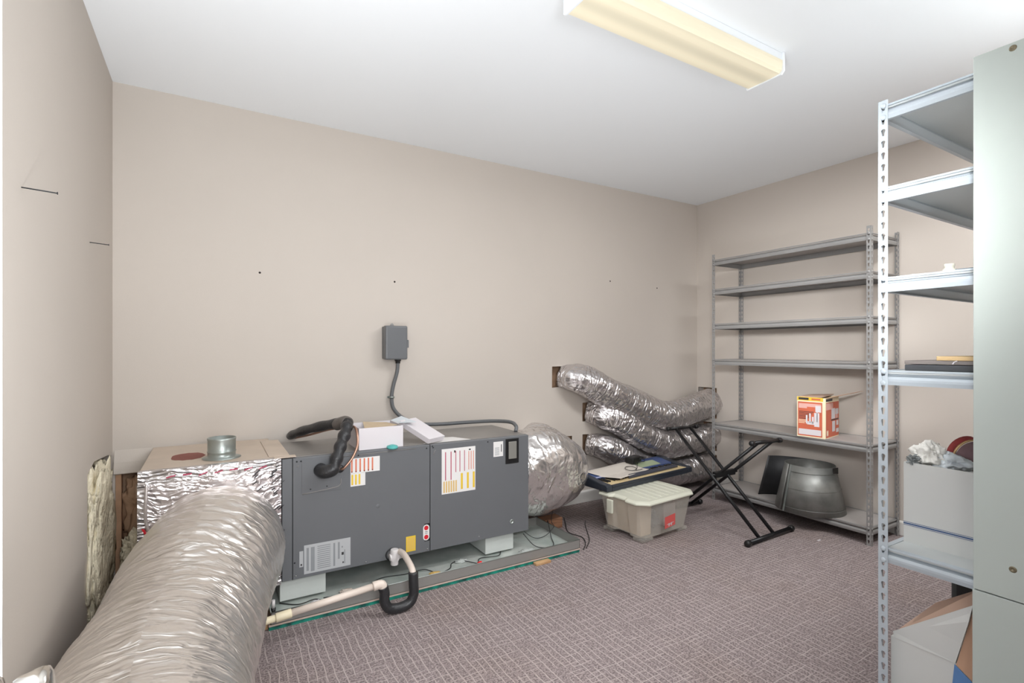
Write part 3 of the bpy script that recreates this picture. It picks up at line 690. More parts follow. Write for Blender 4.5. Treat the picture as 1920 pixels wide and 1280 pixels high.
# bulging duct at the right end of the air handler
def bulge(t): return .93+.13*math.sin(min(1, t*1.35)*PI)-.25*max(0, t-.75)*2
wrinkled('flexible_duct', [(1.762, 3.03, .452), (1.86, 3.03, .450), (1.98, 3.05, .435), (2.09, 3.10, .42), (2.18, 3.20, .42), (2.27, 3.35, .43), (2.33, 3.50, .45)],
    .278, 150, 260, M_foilbag, 7.7, ring=.001, crk=.008, pitch=.16, lump=.085, taper=bulge,
    label='bulging silver foil duct on the right end of the grey air handler')
wrinkled('flexible_duct', [(2.515, 3.47, 1.080), (2.62, 3.35, 1.055), (2.88, 3.30, .955), (3.20, 3.29, .82), (3.52, 3.285, .715), (3.85, 3.285, .735), (4.06, 3.29, .775), (4.20, 3.30, .80)],
    .120, 96, 420, M_foil, 12.3, ring=.006, crk=.005, pitch=.075, lump=.024, taper=lambda t: .72+.34*min(1, t*5)-.0*t,
    label='topmost of the three silver ducts sagging across the far corner', group='corner ducts')
wrinkled('flexible_duct', [(2.82, 3.475, .775), (2.90, 3.37, .755), (3.05, 3.33, .68), (3.28, 3.31, .55), (3.55, 3.31, .455), (3.85, 3.305, .44), (4.08, 3.29, .46), (4.20, 3.30, .47)],
    .116, 96, 400, M_foil, 23.9, ring=.007, crk=.005, pitch=.07, lump=.022, taper=lambda t: .74+.30*min(1, t*5),
    label='middle of the three silver ducts in the far corner', group='corner ducts')
wrinkled('flexible_duct', [(2.82, 3.475, .490), (2.90, 3.37, .475), (3.05, 3.335, .40), (3.28, 3.32, .27), (3.55, 3.32, .185), (3.85, 3.315, .165), (4.08, 3.30, .18), (4.20, 3.30, .18)],
    .108, 96, 380, M_foil, 34.1, ring=.007, crk=.005, pitch=.065, lump=.020, taper=lambda t: .78+.26*min(1, t*5),
    label='lowest of the three silver ducts, half hidden behind the keyboard and bin', group='corner ducts')

# ------------------------------------------------------------------ foil-faced plenum box
UY = 2.76; UX0, UX1, UZ0, UZ1, UYB = .307, 1.755, .150, .760, 3.26
px0, px1, pz0, pz1, pyb = -.270, .303, .140, .764, 3.425
pl = thing('duct_plenum', (.015, 3.0, pz0), 'square foil-faced duct plenum between the big duct and the grey air handler', 'plenum')
mb = MB(); G = 22
def grid(o, du, dv, nrm, w_, h_, seed, nu=40, nv=40):
    i0 = len(mb.v)
    for a in range(nu+1):
        for b in range(nv+1):
            p = Vector(o)+Vector(du)*(w_*a/nu)+Vector(dv)*(h_*b/nv)
            e_ = min(a, nu-a, b, nv-b)/4.; k = min(1, e_)
            mb.v.append(p+Vector(nrm)*(k*.008*(noise.turbulence(p*9+Vector((seed, 0, 0)), 4, True)-.4)+.0))
    for a in range(nu):
        for b in range(nv):
            q = i0+a*(nv+1)+b
            uv = tuple((w_*x/nu, h_*y/nv) for x, y in ((a, b), (a+1, b), (a+1, b+1), (a, b+1)))
            mb.face((q, q+nv+1, q+nv+2, q+1), 0, True, uv)
grid((px0, UY, pz0), (1, 0, 0), (0, 0, 1), (0, -1, 0), px1-px0, pz1-pz0, 1)
grid((px0, pyb, pz0), (0, -1, 0), (0, 0, 1), (-1, 0, 0), pyb-UY, pz1-pz0, 2)
grid((px1, UY, pz0), (0, 1, 0), (0, 0, 1), (1, 0, 0), pyb-UY, pz1-pz0, 3)
grid((px1, pyb, pz0), (-1, 0, 0), (0, 0, 1), (0, 1, 0), px1-px0, pz1-pz0, 4)
grid((px0, pyb, pz0), (1, 0, 0), (0, -1, 0), (0, 0, -1), px1-px0, pyb-UY, 5)
mb.build('foil_face', M_foilbox, pl)
MB().box(px0, px1, UY, pyb, pz1-.012, pz1+.002).build('top_board', M_boardtop, pl, bevel=.003)
# foil tape strips along the edges, slightly proud
def tapestrip(x0, x1, y0, y1, z0, z1, m=M_foil, nm='foil_tape'):
    mb2 = MB().box(x0, x1, y0, y1, z0, z1)
    mb2.uv = {}
    for fi, f in enumerate(mb2.f):
        mb2.uv[fi] = tuple(((mb2.v[i].x+mb2.v[i].y)*1.0, mb2.v[i].z+mb2.v[i].y*.5) for i in f)
    return mb2.build(nm, m, pl, bevel=.001)
tapestrip(px0-.004, px1, UY-.006, UY+.0, pz1-.055, pz1+.003)
tapestrip(px0-.004, px1, UY-.004, UY+.03, pz1+.002, pz1+.004)
tapestrip(px0-.005, px0+.03, UY-.005, UY+.0, pz0, pz1-.055)
tapestrip(px1-.05, px1+.045, UY+.06, pyb-.1, pz1+.003, pz1+.006, M_boardtop, 'tape')
tapestrip(px1-.03, px1+.07, UY-.002, UY+.05, pz1+.003, pz1+.006, M_boardtop, 'tape')
tag(MB().quad((px0+.01, UY-.0085, .52), (px0+.022, UY-.0085, .515), (px0+.052, UY-.0085, .455), (px0+.04, UY-.0085, .452)).build('printed_strip', M_red, pl, solid=.001), 'red printed strip')
for k in range(7):
    x = -.17+k*.062; MB().quad((x, UY-.0075, pz1-.035+.006*math.sin(k*2)), (x+.035, UY-.0075, pz1-.028), (x+.037, UY-.0075, pz1-.022), (x+.002, UY-.0075, pz1-.029+.006*math.sin(k*2))).build('printed_mark', M_crimson, pl, solid=.0006)
# slanted dark print repeated over the right part of the foil face
rr = random.Random(4); mb = MB()
for k in range(70):
    x = px1-.012-rr.random()**1.6*.13; z = pz0+.03+rr.random()*.56
    ln = .012+rr.random()*.016; wd_ = .0022+rr.random()*.002
    mb.quad((x, UY-.0090, z), (x+wd_, UY-.0090, z-wd_), (x+ln+wd_, UY-.0090, z+ln*.8-wd_), (x+ln, UY-.0090, z+ln*.8))
pr_ = mb.build('printed_dashes', M_inkdark, pl); pr_['kind'] = 'stuff'
# white vertical bead at left
MB().tube(cat_path([(px0+.03, UY-.012, pz1-.05), (px0+.026, UY-.014, pz1-.14), (px0+.028, UY-.012, pz1-.22), (px0+.05, UY-.016, pz1-.29)], 24), .007, 10).build('tape_roll', M_foil, pl)
# ragged round hole on top with reddish board inside and a loose start collar beside it
mb = MB(); hc = Vector((-.095, 3.05, pz1+.003))
mb.poly([hc+Vector((math.cos(a/24*2*PI)*.075*(1+.06*math.sin(a*5.1)), math.sin(a/24*2*PI)*.095*(1+.05*math.cos(a*3.3)), 0)) for a in range(24)])
tag(mb.build('round_cutout', M_redbrown, pl, solid=.001), 'ragged reddish cutout')
sc_ = thing('start_collar', (.05, 2.93, pz1), 'short galvanised round duct collar standing on top of the plenum', 'duct collar')
MB().lathe((.05, 2.935, pz1+.003), (0, 0, 1), [(.085, 0), (.086, .002), (.062, .004), (.062, .028), (.065, .032), (.062, .036), (.062, .088), (.064, .092), (.064, .100), (.0600, .100), (.0600, .006)], 48).build('collar_wall', M_galv, sc_)

# ------------------------------------------------------------------ air handler
ah = thing('air_handler', ((UX0+UX1)/2, 3.0, UZ0), 'long dark grey steel air handler cabinet lying on its side in the drain pan', 'air handler')
MB().box(UX0, UX1, UY+.004, UYB, UZ0, UZ1).build('cabinet', [M_grey], ah, bevel=.003)
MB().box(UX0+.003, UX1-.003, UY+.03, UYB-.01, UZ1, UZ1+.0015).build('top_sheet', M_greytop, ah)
MB().box(UX0+.001, .3535, UY, UY+.004, UZ0+.002, UZ1-.002).build('side_panel', M_grey, ah, bevel=.0015)
MB().box(.3575, 1.0835, UY-.001, UY+.004, UZ0+.002, UZ1-.002).build('coil_panel', M_grey, ah, bevel=.0015)
MB().box(1.0880, UX1-.001, UY-.001, UY+.004, UZ0+.002, UZ1-.002).build('blower_panel', M_grey, ah, bevel=.0015)
MB().box(.3535, .3575, UY+.0025, UY+.0045, UZ0, UZ1).build('seam', M_seam, ah)
MB().box(1.0835, 1.0880, UY+.0025, UY+.0045, UZ0, UZ1).build('seam', M_seam, ah)
F0 = UY-.001
def lab(name, x0, x1, z0, z1, rects, label=None, base=M_label, shape=None):
    mats = [base, M_crimson, M_orange, M_yellow, M_tan, M_inkdark, M_plateink, M_red, M_plate]
    rs = [(0, 1, 0, 1, 0, 0)]+[r+(1,) for r in rects] if shape is None else shape+[r+(1,) for r in rects]
    o = face_print(ah, name, (x0, F0, z0), Vector((x1-x0, 0, 0)), Vector((0, 0, z1-z0)), (0, -1, 0), rs, mats, lift=.0006)
    if label: tag(o, label)
    return o
# label with orange and yellow bars (an L of two stickers)
rs = [(.02+.14*k, .07+.14*k, .5, .97, 2) for k in range(6)]+[(.03+.12*k, .09+.12*k, .05, .42, 3) for k in range(3)]
rs += [(.03+.14*k, .06+.14*k, .50, .54, 7) for k in range(6)]
lab('warning_label', .639, .795, .580, .728, rs, 'white warning label with orange and yellow bars', shape=[(0, 1, .46, 1, 0, 0), (0, .5, 0, .455, 0, 0)])
rs = [(.10, .125, .30, .93, 1), (.26, .285, .30, .93, 1), (.40, .42, .46, .93, 1), (.52, .54, .46, .93, 1), (.66, .68, .46, .93, 1)]
rs += [(.79+.07*k, .81+.07*k, .48, .90, 2) for k in range(3)]+[(.36, .40, .90, .95, 5), (.80, .86, .92, .95, 5)]
rs += [(.05+.07*k, .09+.07*k, .03, .28, 4) for k in range(6)]+[(.56, .62, .06, .42, 3), (.74, .80, .06, .42, 3), (.92, .98, .06, .42, 3)]
lab('warning_label', 1.157, 1.375, .463, .726, rs, 'large white warning label with crimson and yellow bars')
lab('small_label', 1.499, 1.567, .645, .737, [(.15, .6, .1+.08*k, .13+.08*k, 6) for k in range(7)]+[(.78, .86, .3, .8, 5)])
lab('yellow_label', .943, .999, .172, .258, [(.15+.2*k, .25+.2*k, .1, .9, 4) for k in range(4)], base=M_yellow, label='yellow sticker')
rs = [(.05, .10, .1, .9, 6), (.14, .22, .06, .9, 6), (.62, .66, .08, .9, 6), (.72, .76, .3, .9, 6), (.86, .88, .1, .6, 6)]
rs += [(.28, .56, .1+.07*k, .13+.07*k, 6) for k in range(12)]+[(.80, .85, .42, .52, 5), (.82, .85, .12, .18, 5), (.80, .83, .68, .74, 6)]
lab('rating_plate', .409, .639, .168, .314, rs, 'silver rating plate with fine printed tables', base=M_plate)
lab('barcode_tag', .387, .405, .208, .288, [(.3, .7, .08, .2, 5)], base=M_plate)
# red and white pill sticker over a black slot
MB().box(1.052, 1.083, UY-.0016, UY-.001, .212, .312).build('slot', M_black, ah)
mb = MB(); zc, xc = .262, 1.062; pts = []
for k in range(20):
    a = PI*k/19; pts.append((xc+.019*math.cos(a), F0-.0016, zc+.026+.019*math.sin(a)))
for k in range(20):
    a = PI+PI*k/19; pts.append((xc+.019*math.cos(a), F0-.0016, zc-.026+.019*math.sin(a)))
mb.poly(pts, 0)
for s_ in (-1, 1): mb.poly([(xc+.013*math.cos(2*PI*k/20), F0-.0022, zc+s_*.026+.013*math.sin(2*PI*k/20)) for k in range(20)], 1)
mb.quad((xc-.008, F0-.0022, zc-.006), (xc+.008, F0-.0022, zc-.006), (xc+.008, F0-.0022, zc-.003), (xc-.008, F0-.0022, zc-.003), 2)
mb.quad((xc-.008, F0-.0022, zc+.003), (xc+.008, F0-.0022, zc+.003), (xc+.008, F0-.0022, zc+.006), (xc-.008, F0-.0022, zc+.006), 2)
tag(mb.build('pill_sticker', [M_label, M_red, M_inkdark], ah, recalc=False), 'white pill sticker with two red discs')
bk = MB().box(1.584, 1.680, UY-.005, UY-.001, .592, .748).build('breaker_window', M_black, ah, bevel=.006)
MB().box(1.603, 1.661, UY-.011, UY-.005, .622, .730).build('window_cover', mat('smoky_cover', hx(128, 126, 120), .35), bk, bevel=.004)
MB().lathe((1.630, F0, .226), (0, -1, 0), [(.014, 0), (.014, .002), (.009, .003), (.0085, .0005), (.0003, .0005)], 24).build('knockout_plug', M_galv, ah)
for (x, z) in ((.375, .742), (.395, .742), (1.065, .742), (1.105, .742), (1.46, .742), (.37, .168), (1.07, .165), (.72, .165), (1.40, .175), (.365, .235), (.44, .595), (.52, .60), (1.1, .75), (.68, .742)):
    MB().lathe((x, F0, z), (0, -1, 0), [(.0045, 0), (.0035, .0022), (.0003, .0026)], 10).build('screw', M_screw if z < .2 else M_seam, ah)
# recessed access plate around the refrigerant pipes
MB().box(.398, .59, UY-.003, UY-.001, .575, .745).build('access_plate', M_grey, ah, bevel=.0025)
MB().tube(cat_path([(.40, F0-.003, .575), (.55, F0-.003, .588), (.585, F0-.003, .60), (.59, F0-.003, .63)], 16), .0018, 6).build('pressed_edge', M_greytop, ah)
for (a, b, c, d) in ((.60, .742, 1.0, .748), (.375, .715, .385, .722), (1.105, .700, 1.118, .728)):
    MB().tube([(a, F0-.0005, b), ((a+c)/2, F0-.0012, (b+d)/2+.001), (c, F0-.0005, d)], .0016, 6).build('pressed_edge', M_greytop, ah)
MB().lathe((.785, F0, .455), (0, -1, 0), [(.011, 0), (.009, .001), (.0003, .0008)], 16).build('dimple', M_grey, ah)
# foam feet under the cabinet
for (x0, x1, lb) in ((.30, .52, 'left'), (1.46, 1.66, 'right')):
    tag(MB().box(x0, x1, UY+.03, UYB-.05, .042, UZ0-.001).build('foam_block', M_foamw, loc=((x0+x1)/2, 3.0, .042), bevel=.003), 'pale foam block under the %s end of the air handler' % lb, 'block')

# ------------------------------------------------------------------ drain pan on its green-edged board
gb = thing('drywall_sheet', (1.14, 2.85, 0), 'strip of green-edged moisture drywall under the metal drain pan', 'board')
MB().box(.235, 2.05, 2.612, 3.12, .0, .018).build('board_core', [M_green], gb)
MB().box(.233, 2.052, 2.607, 3.121, .018, .026).build('board_face', M_gyp, gb, bevel=.001)
tag(MB().box(.175, .2325, 2.63, 3.05, 0, .030).build('wood_strip', M_wood, loc=(.2, 2.85, 0), bevel=.002), 'pale wood strip on the floor at the left end of the drain pan', 'wood')
tag(MB().box(1.69, 1.80, 2.570, 2.606, 0, .016).build('wood_block', M_wood, loc=(1.745, 2.585, 0), bevel=.003), 'small pale wood block in front of the drain pan', 'wood')
tag(MB().box(2.075, 2.23, 3.04, 3.14, 0, .075).build('wood_block', M_woodr, loc=(2.15, 3.09, 0), bevel=.004), 'brown wood block behind the right end of the drain pan', 'wood')
dp = thing('drain_pan', (1.14, 2.85, .027), 'shallow galvanised drain pan under the grey air handler', 'pan')
a, b, c, d, z0, z1, th = .243, 2.050, 2.609, 3.118, .0265, .083, .0022
mb = MB(); mb.box(a, b, c, d, z0, z0+th); mb.build('pan_floor', M_galvd, dp)
for nm, bx in (('pan_wall', (a, b, c, c+th, z0, z1)), ('pan_wall', (a, b, d-th, d, z0, z1)), ('pan_wall', (a, a+th, c, d, z0, z1)), ('pan_wall', (b-th, b, c, d, z0, z1))):
    MB().box(*bx).build(nm, mat('pan_rim', hx(150, 148, 144), .45, .4) if 'pan_rim' not in MATS else MATS['pan_rim'], dp)
MB().tube([(a, c, z1), (b, c, z1), (b, d, z1)], .0026, 8).build('rolled_edge', M_galv, dp)
MB().tube([(a, c, z1), (a, d, z1)], .0026, 8).build('rolled_edge', M_galv, dp)
# float switch at the left end of the pan
fs = thing('float_switch', (.262, 2.70, .04), 'small white float switch clipped in the left end of the drain pan', 'switch')
MB().cyl((.262, 2.70, .062), (.262, 2.70, .100), .008, 14).build('body', M_pvcw, fs)
MB().cyl((.262, 2.70, .040), (.262, 2.70, .0615), .011, 14).build('float', M_black, fs)
# debris in the pan
for i, (x, y, r, mm_, lb) in enumerate(((.62, 2.76, .032, M_pvc, 'pinkish plaster crumb in the pan near the white drain pipe'), (.46, 2.72, .020, M_white, 'white plaster crumb in the pan near the foam block'), (1.72, 2.72, .05, M_foamw, 'pale plaster flake in the right part of the pan'), (1.10, 2.72, .03, M_tan, 'tan plaster flake in the middle of the pan'), (1.30, 2.80, .035, M_foamw, 'pale crumpled scrap under the air handler'))):
    tag(lumpy('plaster_crumb', (x, y, .0345), (r, r*.7, .0055), .7, 3, mm_, i*5), lb, 'debris', 'crumbs in the pan')
tag(MB().box(.545, .585, 2.70, 2.725, .029, .033).build('green_scrap', M_tealp, loc=(.56, 2.71, .029), bevel=.001), 'small green scrap lying in the drain pan', 'debris')
wn = thing('wire_nut', (1.37, 2.70, .0295), 'bright red wire connector lying in the drain pan', 'wire connector')
MB().lathe((1.385, 2.700, .041), (-1, -.2, 0), [(.0005, 0), (.0115, 0), (.0115, .008), (.009, .024), (.0005, .025)], 14).build('cap', M_redp, wn)
def cable(name, pts, r, m, label, cat='cable', n=60, group=None, parts=None):
    return tag(MB().tube(cat_path(pts, n), r, 8).build(name, m, loc=pts[0]), label, cat, group)
zf = .0325
cable('thin_wire', [(.30, 2.80, zf), (.38, 2.74, zf), (.46, 2.745, zf+.004), (.50, 2.70, zf), (.53, 2.69, zf), (.54, 2.73, zf), (.50, 2.735, zf+.005), (.60, 2.735, zf), (.72, 2.75, zf+.004), (.82, 2.82, zf), (.95, 2.80, zf), (1.06, 2.79, zf+.006), (1.12, 2.72, zf), (1.20, 2.74, zf), (1.24, 2.80, zf), (1.30, 2.80, zf+.004), (1.37, 2.70, .038)], .0026, M_wire, 'thin black wire running the length of the pan to the red connector', n=160)
cable('thin_wire', [(1.37, 2.705, .038), (1.42, 2.78, zf), (1.53, 2.75, zf+.005), (1.60, 2.84, zf), (1.66, 2.86, zf+.01), (1.72, 2.90, .09), (1.76, 2.96, .12)], .0026, M_wire, 'thin black wire rising from the pan past the right foam block', n=80)
cable('thin_wire', [(1.765, 2.84, .10), (1.80, 2.76, zf+.01), (1.86, 2.715, zf), (1.93, 2.73, zf), (1.98, 2.83, zf+.01), (2.03, 2.93, .088), (2.056, 2.98, .098), (2.09, 3.03, .06)], .0026, M_wire, 'thin black wire looping over the right edge of the pan', n=80)
cable('thin_wire', [(1.80, 2.93, .10), (1.86, 2.86, .05), (1.95, 2.86, .045), (2.03, 2.87, .088), (2.056, 2.93, .098), (2.12, 3.02, .11), (2.16, 3.04, .20), (2.17, 3.02, .26)], .0022, M_wire, 'thin wire hanging from the bulging foil duct into the pan', n=80)
cable('thin_wire', [(2.36, 3.20, .006), (2.30, 3.10, .005), (2.20, 2.93, .005), (2.22, 2.80, .005), (2.17, 2.70, .005), (2.09, 2.62, .005)], .003, M_wire, 'black wire curling across the carpet right of the drain pan', n=60)
cable('thin_wire', [(2.46, 3.06, .005), (2.40, 2.99, .005), (2.31, 2.85, .005), (2.22, 2.72, .0085), (2.12, 2.63, .005)], .0026, M_wire, 'second black wire on the carpet, curling nearer the bin', n=60)

# ------------------------------------------------------------------ condensate drain with insulated trap
dr = thing('condensate_drain', (.86, 2.70, .17), 'white plastic condensate drain with black insulated U trap in front of the air handler', 'pipe')
MB().lathe((.862, F0, .178), (0, -1, 0), [(.036, 0), (.036, .003), (.03, .004), (.03, .001)], 28).build('grommet', M_black, dr)
mb = MB(); mb.cyl((.862, F0, .178), (.862, 2.695, .178), .0235, 24); mb.build('cross_fitting', M_pvcw, dr)
MB().cyl((.862, 2.712, .138), (.862, 2.712, .222), .0205, 24).build('cross_arm', M_pvcw, dr, bevel=.002)
MB().cyl((.835, 2.712, .180), (.905, 2.712, .184), .018, 24).build('cross_arm', M_pvcw, dr, bevel=.002)
MB().tube(cat_path([(.890, 2.712, .205), (.890, 2.64, .213), (.886, 2.55, .205), (.884, 2.490, .188), (.883, 2.475, .160)], 24), .0160, 18).build('drop_pipe', M_pvc, dr)
MB().tube(cat_path([(.884, 2.476, .182), (.884, 2.470, .12), (.884, 2.468, .075), (.866, 2.467, .040), (.832, 2.467, .0262), (.785, 2.467, .0262), (.752, 2.467, .040), (.735, 2.468, .075), (.735, 2.470, .115), (.728, 2.471, .145)], 60), .0245, 22).build('trap_insulation', M_rubber, dr)
MB().tube(cat_path([(.728, 2.471, .140), (.724, 2.472, .156), (.705, 2.472, .160), (.680, 2.473, .157)], 14), .0215, 20).build('elbow', M_pvc, dr)
MB().cyl((.690, 2.473, .158), (.31, 2.475, .124), .0160, 18).build('drain_pipe', M_pvc, dr)
MB().cyl((.315, 2.475, .1245), (.250, 2.475, .1187), .0200, 20).build('coupling', mat('pvc_yellowed', hx(222, 210, 180), .4), dr, bevel=.002)
MB().cyl((.255, 2.475, .119), (.150, 2.475, .110), .0155, 18).build('drain_pipe', MATS['pvc_yellowed'], dr)

# ------------------------------------------------------------------ refrigerant lines
rl = thing('refrigerant_line', (.486, 2.75, .70), 'black insulated refrigerant line arching from the air handler up to the back wall', 'pipe')
R1p = cat_path([(.486, F0, .690), (.500, 2.715, .685), (.540, 2.700, .700), (.565, 2.72, .760), (.595, 2.76, .820), (.625, 2.80, .875), (.645, 2.86, .905)], 60)
MB().tube(R1p, lambda t: .030+.0035*math.sin(t*44) if t > .35 else .034-.003*t, 20).build('insulation', M_rubber, rl)
MB().tube(cat_path([(.645, 2.855, .904), (.640, 2.90, .905), (.615, 2.97, .885)], 20), .034, 20).build('tape_wrap', mat('grey_tape_wrap', hx(90, 84, 80), .45, bump=.3, bscale=30), rl)
R2p = cat_path([(.625, 2.955, .893), (.57, 3.04, .875), (.50, 3.18, .84), (.45, 3.33, .80), (.43, 3.455, .765)], 50)
MB().tube(R2p, lambda t: .030-.006*t+.002*math.sin(t*23), 18).build('insulation', M_rubber, rl)
MB().cyl((.627, 2.885, .884), (.633, 2.865, .925), .0365, 24).build('tape_band', M_label, rl) if False else None
MB().tube(cat_path([(.586, F0, .682), (.60, 2.735, .688), (.645, 2.735, .74), (.672, 2.745, .80), (.678, 2.78, .86), (.675, 2.84, .885), (.64, 2.93, .872), (.58, 3.06, .845), (.51, 3.22, .80), (.46, 3.455, .75)], 80), .0065, 12).build('copper_tube', M_copper, rl)
MB().lathe((.586, F0, .682), (0, -1, 0), [(.020, 0), (.02, .006), (.012, .010), (.0005, .011)], 20).build('grommet', M_rubber, rl)

# ------------------------------------------------------------------ electrical disconnect and its whip
eb = thing('disconnect_box', (1.08, YB, 1.36), 'small dark grey electrical disconnect box on the back wall', 'electrical box')
ey0 = YB-.105
MB().box(1.008, 1.150, YB-.045, YB-.001, 1.242, 1.462).build('box_base', M_grey, eb, bevel=.006)
MB().box(1.004, 1.156, ey0, YB-.047, 1.238, 1.466).build('box_cover', M_grey, eb, bevel=.010, seg=3)
MB().box(1.156, 1.168, YB-.095, YB-.060, 1.318, 1.372).build('latch', M_grey, eb, bevel=.004)
mb = MB(); mb.prism([(1.064, YB-.004, 1.462), (1.092, YB-.004, 1.462), (1.088, YB-.004, 1.480), (1.078, YB-.004, 1.487), (1.068, YB-.004, 1.480)], (0, -.004, 0)); mb.build('hanging_tab', M_screw, eb)
MB().lathe((1.105, YB-.05, 1.241), (0, 0, -1), [(.022, 0), (.022, .010), (.016, .018), (.016, .03)], 20).build('conduit_nut', M_black, eb)
ec = thing('electrical_conduit', (1.105, YB-.05, 1.2), 'grey flexible electrical conduit running from the wall box down to the air handler', 'conduit')
cp = cat_path([(1.105, YB-.05, 1.215), (1.10, YB-.045, 1.15), (1.078, YB-.035, 1.06), (1.068, YB-.03, .98), (1.082, YB-.03, .90), (1.15, YB-.04, .83), (1.26, YB-.06, .788), (1.40, YB-.10, .781), (1.55, 3.28, .790), (1.70, 3.14, .806), (1.76, 3.00, .812), (1.752, 2.91, .796), (1.735, 2.885, .765)], 200)
MB().tube(cp, .0125, 14).build('conduit_sleeve', M_cable, ec)
MB().lathe((1.068, YB-.03, .98), (0, 0, 1), [(.0132, -.006), (.019, -.006), (.019, .006), (.0132, .006)], 20).build('conduit_clamp', M_galv, ec)
MB().box(1.045, 1.092, YB-.006, YB-.001, .974, .986).build('strap', M_galv, ec)

# ------------------------------------------------------------------ small things on top of the air handler
zt = UZ1+.0018
wb_ = open_box('parts_box', .690, .935, 2.785, 3.02, zt, zt+.118, .003, M_white, M_white, 'small white open box of paperwork on top of the air handler', part='box_body')
tag(MB().poly([(.735, 2.84, zt+.100), (.80, 2.815, zt+.108), (.925, 2.86, zt+.112), (.90, 2.99, zt+.112), (.76, 2.98, zt+.125)]).build('folded_paper', mat('manila_paper', hx(196, 176, 148), .7), loc=(.8, 2.9, zt+.1), solid=.003), 'manila paper leaflet inside the small white box', 'paper')
MB().quad((.935, 3.02, zt+.118), (.935, 2.90, zt+.116), (1.045, 2.87, zt+.118), (1.00, 3.01, zt+.140)).build('box_flap', M_tissueb, wb_, solid=.002)
# long box lid leaning from the box down to the cabinet
ld = thing('box_lid', (1.10, 2.86, zt), 'white shallow box lid leaning tilted beside the small white box', 'lid')
o_ = Vector((1.075, 2.765, zt+.004)); e1 = Vector((-.115, .185, .095)); e1n = e1.normalized(); e2 = Vector((.135, .055, .004)).normalized(); e3 = e1n.cross(e2); e3 = -e3 if e3.z < 0 else e3
def LP(a, b, c): return o_+e1n*a+e2*b+e3*c
mb = MB(); Ln, Wd, Dp = .235, .125, .030
def slab(a0, a1, b0, b1, c0, c1):
    i = len(mb.v)
    for p in ((a0,b0,c0),(a1,b0,c0),(a1,b1,c0),(a0,b1,c0),(a0,b0,c1),(a1,b0,c1),(a1,b1,c1),(a0,b1,c1)): mb.v.append(LP(*p))
    for f in ((3,2,1,0),(4,5,6,7),(0,1,5,4),(1,2,6,5),(2,3,7,6),(3,0,4,7)): mb.face([i+k for k in f])
slab(0, Ln, 0, Wd, Dp-.002, Dp); slab(0, Ln, 0, .002, 0, Dp-.002); slab(0, Ln, Wd-.002, Wd, 0, Dp-.002); slab(0, .002, .002, Wd-.002, 0, Dp-.002); slab(Ln-.002, Ln, .002, Wd-.002, 0, Dp-.002)
mb.build('lid_shell', M_white, ld)
MB().poly([(1.06, 2.80, zt+.0005), (1.36, 2.79, zt+.0005), (1.30, 2.92, zt+.0005), (1.18, 2.95, zt+.0005)]).build('lid_liner', M_label, ld, solid=.001)
tg = thing('teal_gasket', (.868, 2.762, zt), 'small teal round plastic cap on the front edge under the white box', 'cap')
MB().lathe((.868, 2.769, zt), (0, -.12, 1), [(.0005, 0), (.030, 0), (.031, .006), (.028, .011), (.019, .012), (.018, .015), (.010, .016), (.0005, .013)], 30).build('cap_body', M_tealp, tg)

# ------------------------------------------------------------------ storage bin
bn = thing('storage_bin', (2.76, 2.69, 0), 'milky plastic storage bin with a pale green lid under the keyboard', 'storage bin')
bn_rz = 0
def ring(x0, x1, y0, y1, z, c):
    """rounded rectangle with chamfered corners and a waist on the left side"""
    ym = (y0+y1)/2
    return [(x0+c, y0, z), (x1-c, y0, z), (x1, y0+c, z), (x1, y1-c, z), (x1-c, y1, z), (x0+c, y1, z), (x0, y1-c, z), (x0, ym+.07, z), (x0+.022, ym+.05, z), (x0+.022, ym-.05, z), (x0, ym-.07, z), (x0, y0+c, z)]
b0 = ring(2.525, 2.965, 2.525, 2.865, .030, .045); b1 = ring(2.495, 3.00, 2.495, 2.895, .262, .05)
mb = MB(); n = len(b0); mb.v += [Vector(p) for p in b0+b1]
for k in range(n): mb.face((k, (k+1) % n, n+(k+1) % n, n+k), 0, False)
mb.face(range(n-1, -1, -1))
mb.build('tub', M_milky, bn, solid=.003, bevel=.004)
for (x0, x1, y0, y1) in ((2.525, 2.63, 2.525, 2.61), (2.87, 2.965, 2.525, 2.61), (2.525, 2.63, 2.78, 2.865), (2.87, 2.965, 2.78, 2.865)):
    MB().box(x0, x1, y0, y1, .0, .0285).build('foot', M_milky, bn, bevel=.010)
r0 = ring(2.478, 3.020, 2.478, 2.913, .262, .06); r1 = ring(2.478, 3.020, 2.478, 2.913, .276, .06); r2 = ring(2.500, 2.998, 2.500, 2.891, .286, .055)
mb = MB(); mb.v += [Vector(p) for p in r0+r1+r2]
for q in range(2):
    for k in range(n): mb.face((q*n+k, q*n+(k+1) % n, (q+1)*n+(k+1) % n, (q+1)*n+k))
mb.face(range(n-1, -1, -1)); mb.face(range(2*n, 3*n))
mb.build('lid', M_lid, bn, bevel=.005, seg=3)
for k in range(7):
    x = 2.60+k*.056
    MB().prism([(x-.010, 2.53, .2855), (x+.010, 2.53, .2855), (x+.005, 2.53, .2895), (x-.005, 2.53, .2895)], (.03, .335, 0)).build('lid_rib', M_lid, bn)
MB().box(2.462, 2.478, 2.72, 2.77, .16, .255).build('lid_clip', M_lid, bn, bevel=.006)
bn.rotation_euler = (0, 0, math.radians(5)); bn.location = (2.742, 2.700, 0); bn.scale = (1.12, 1.08, 1)
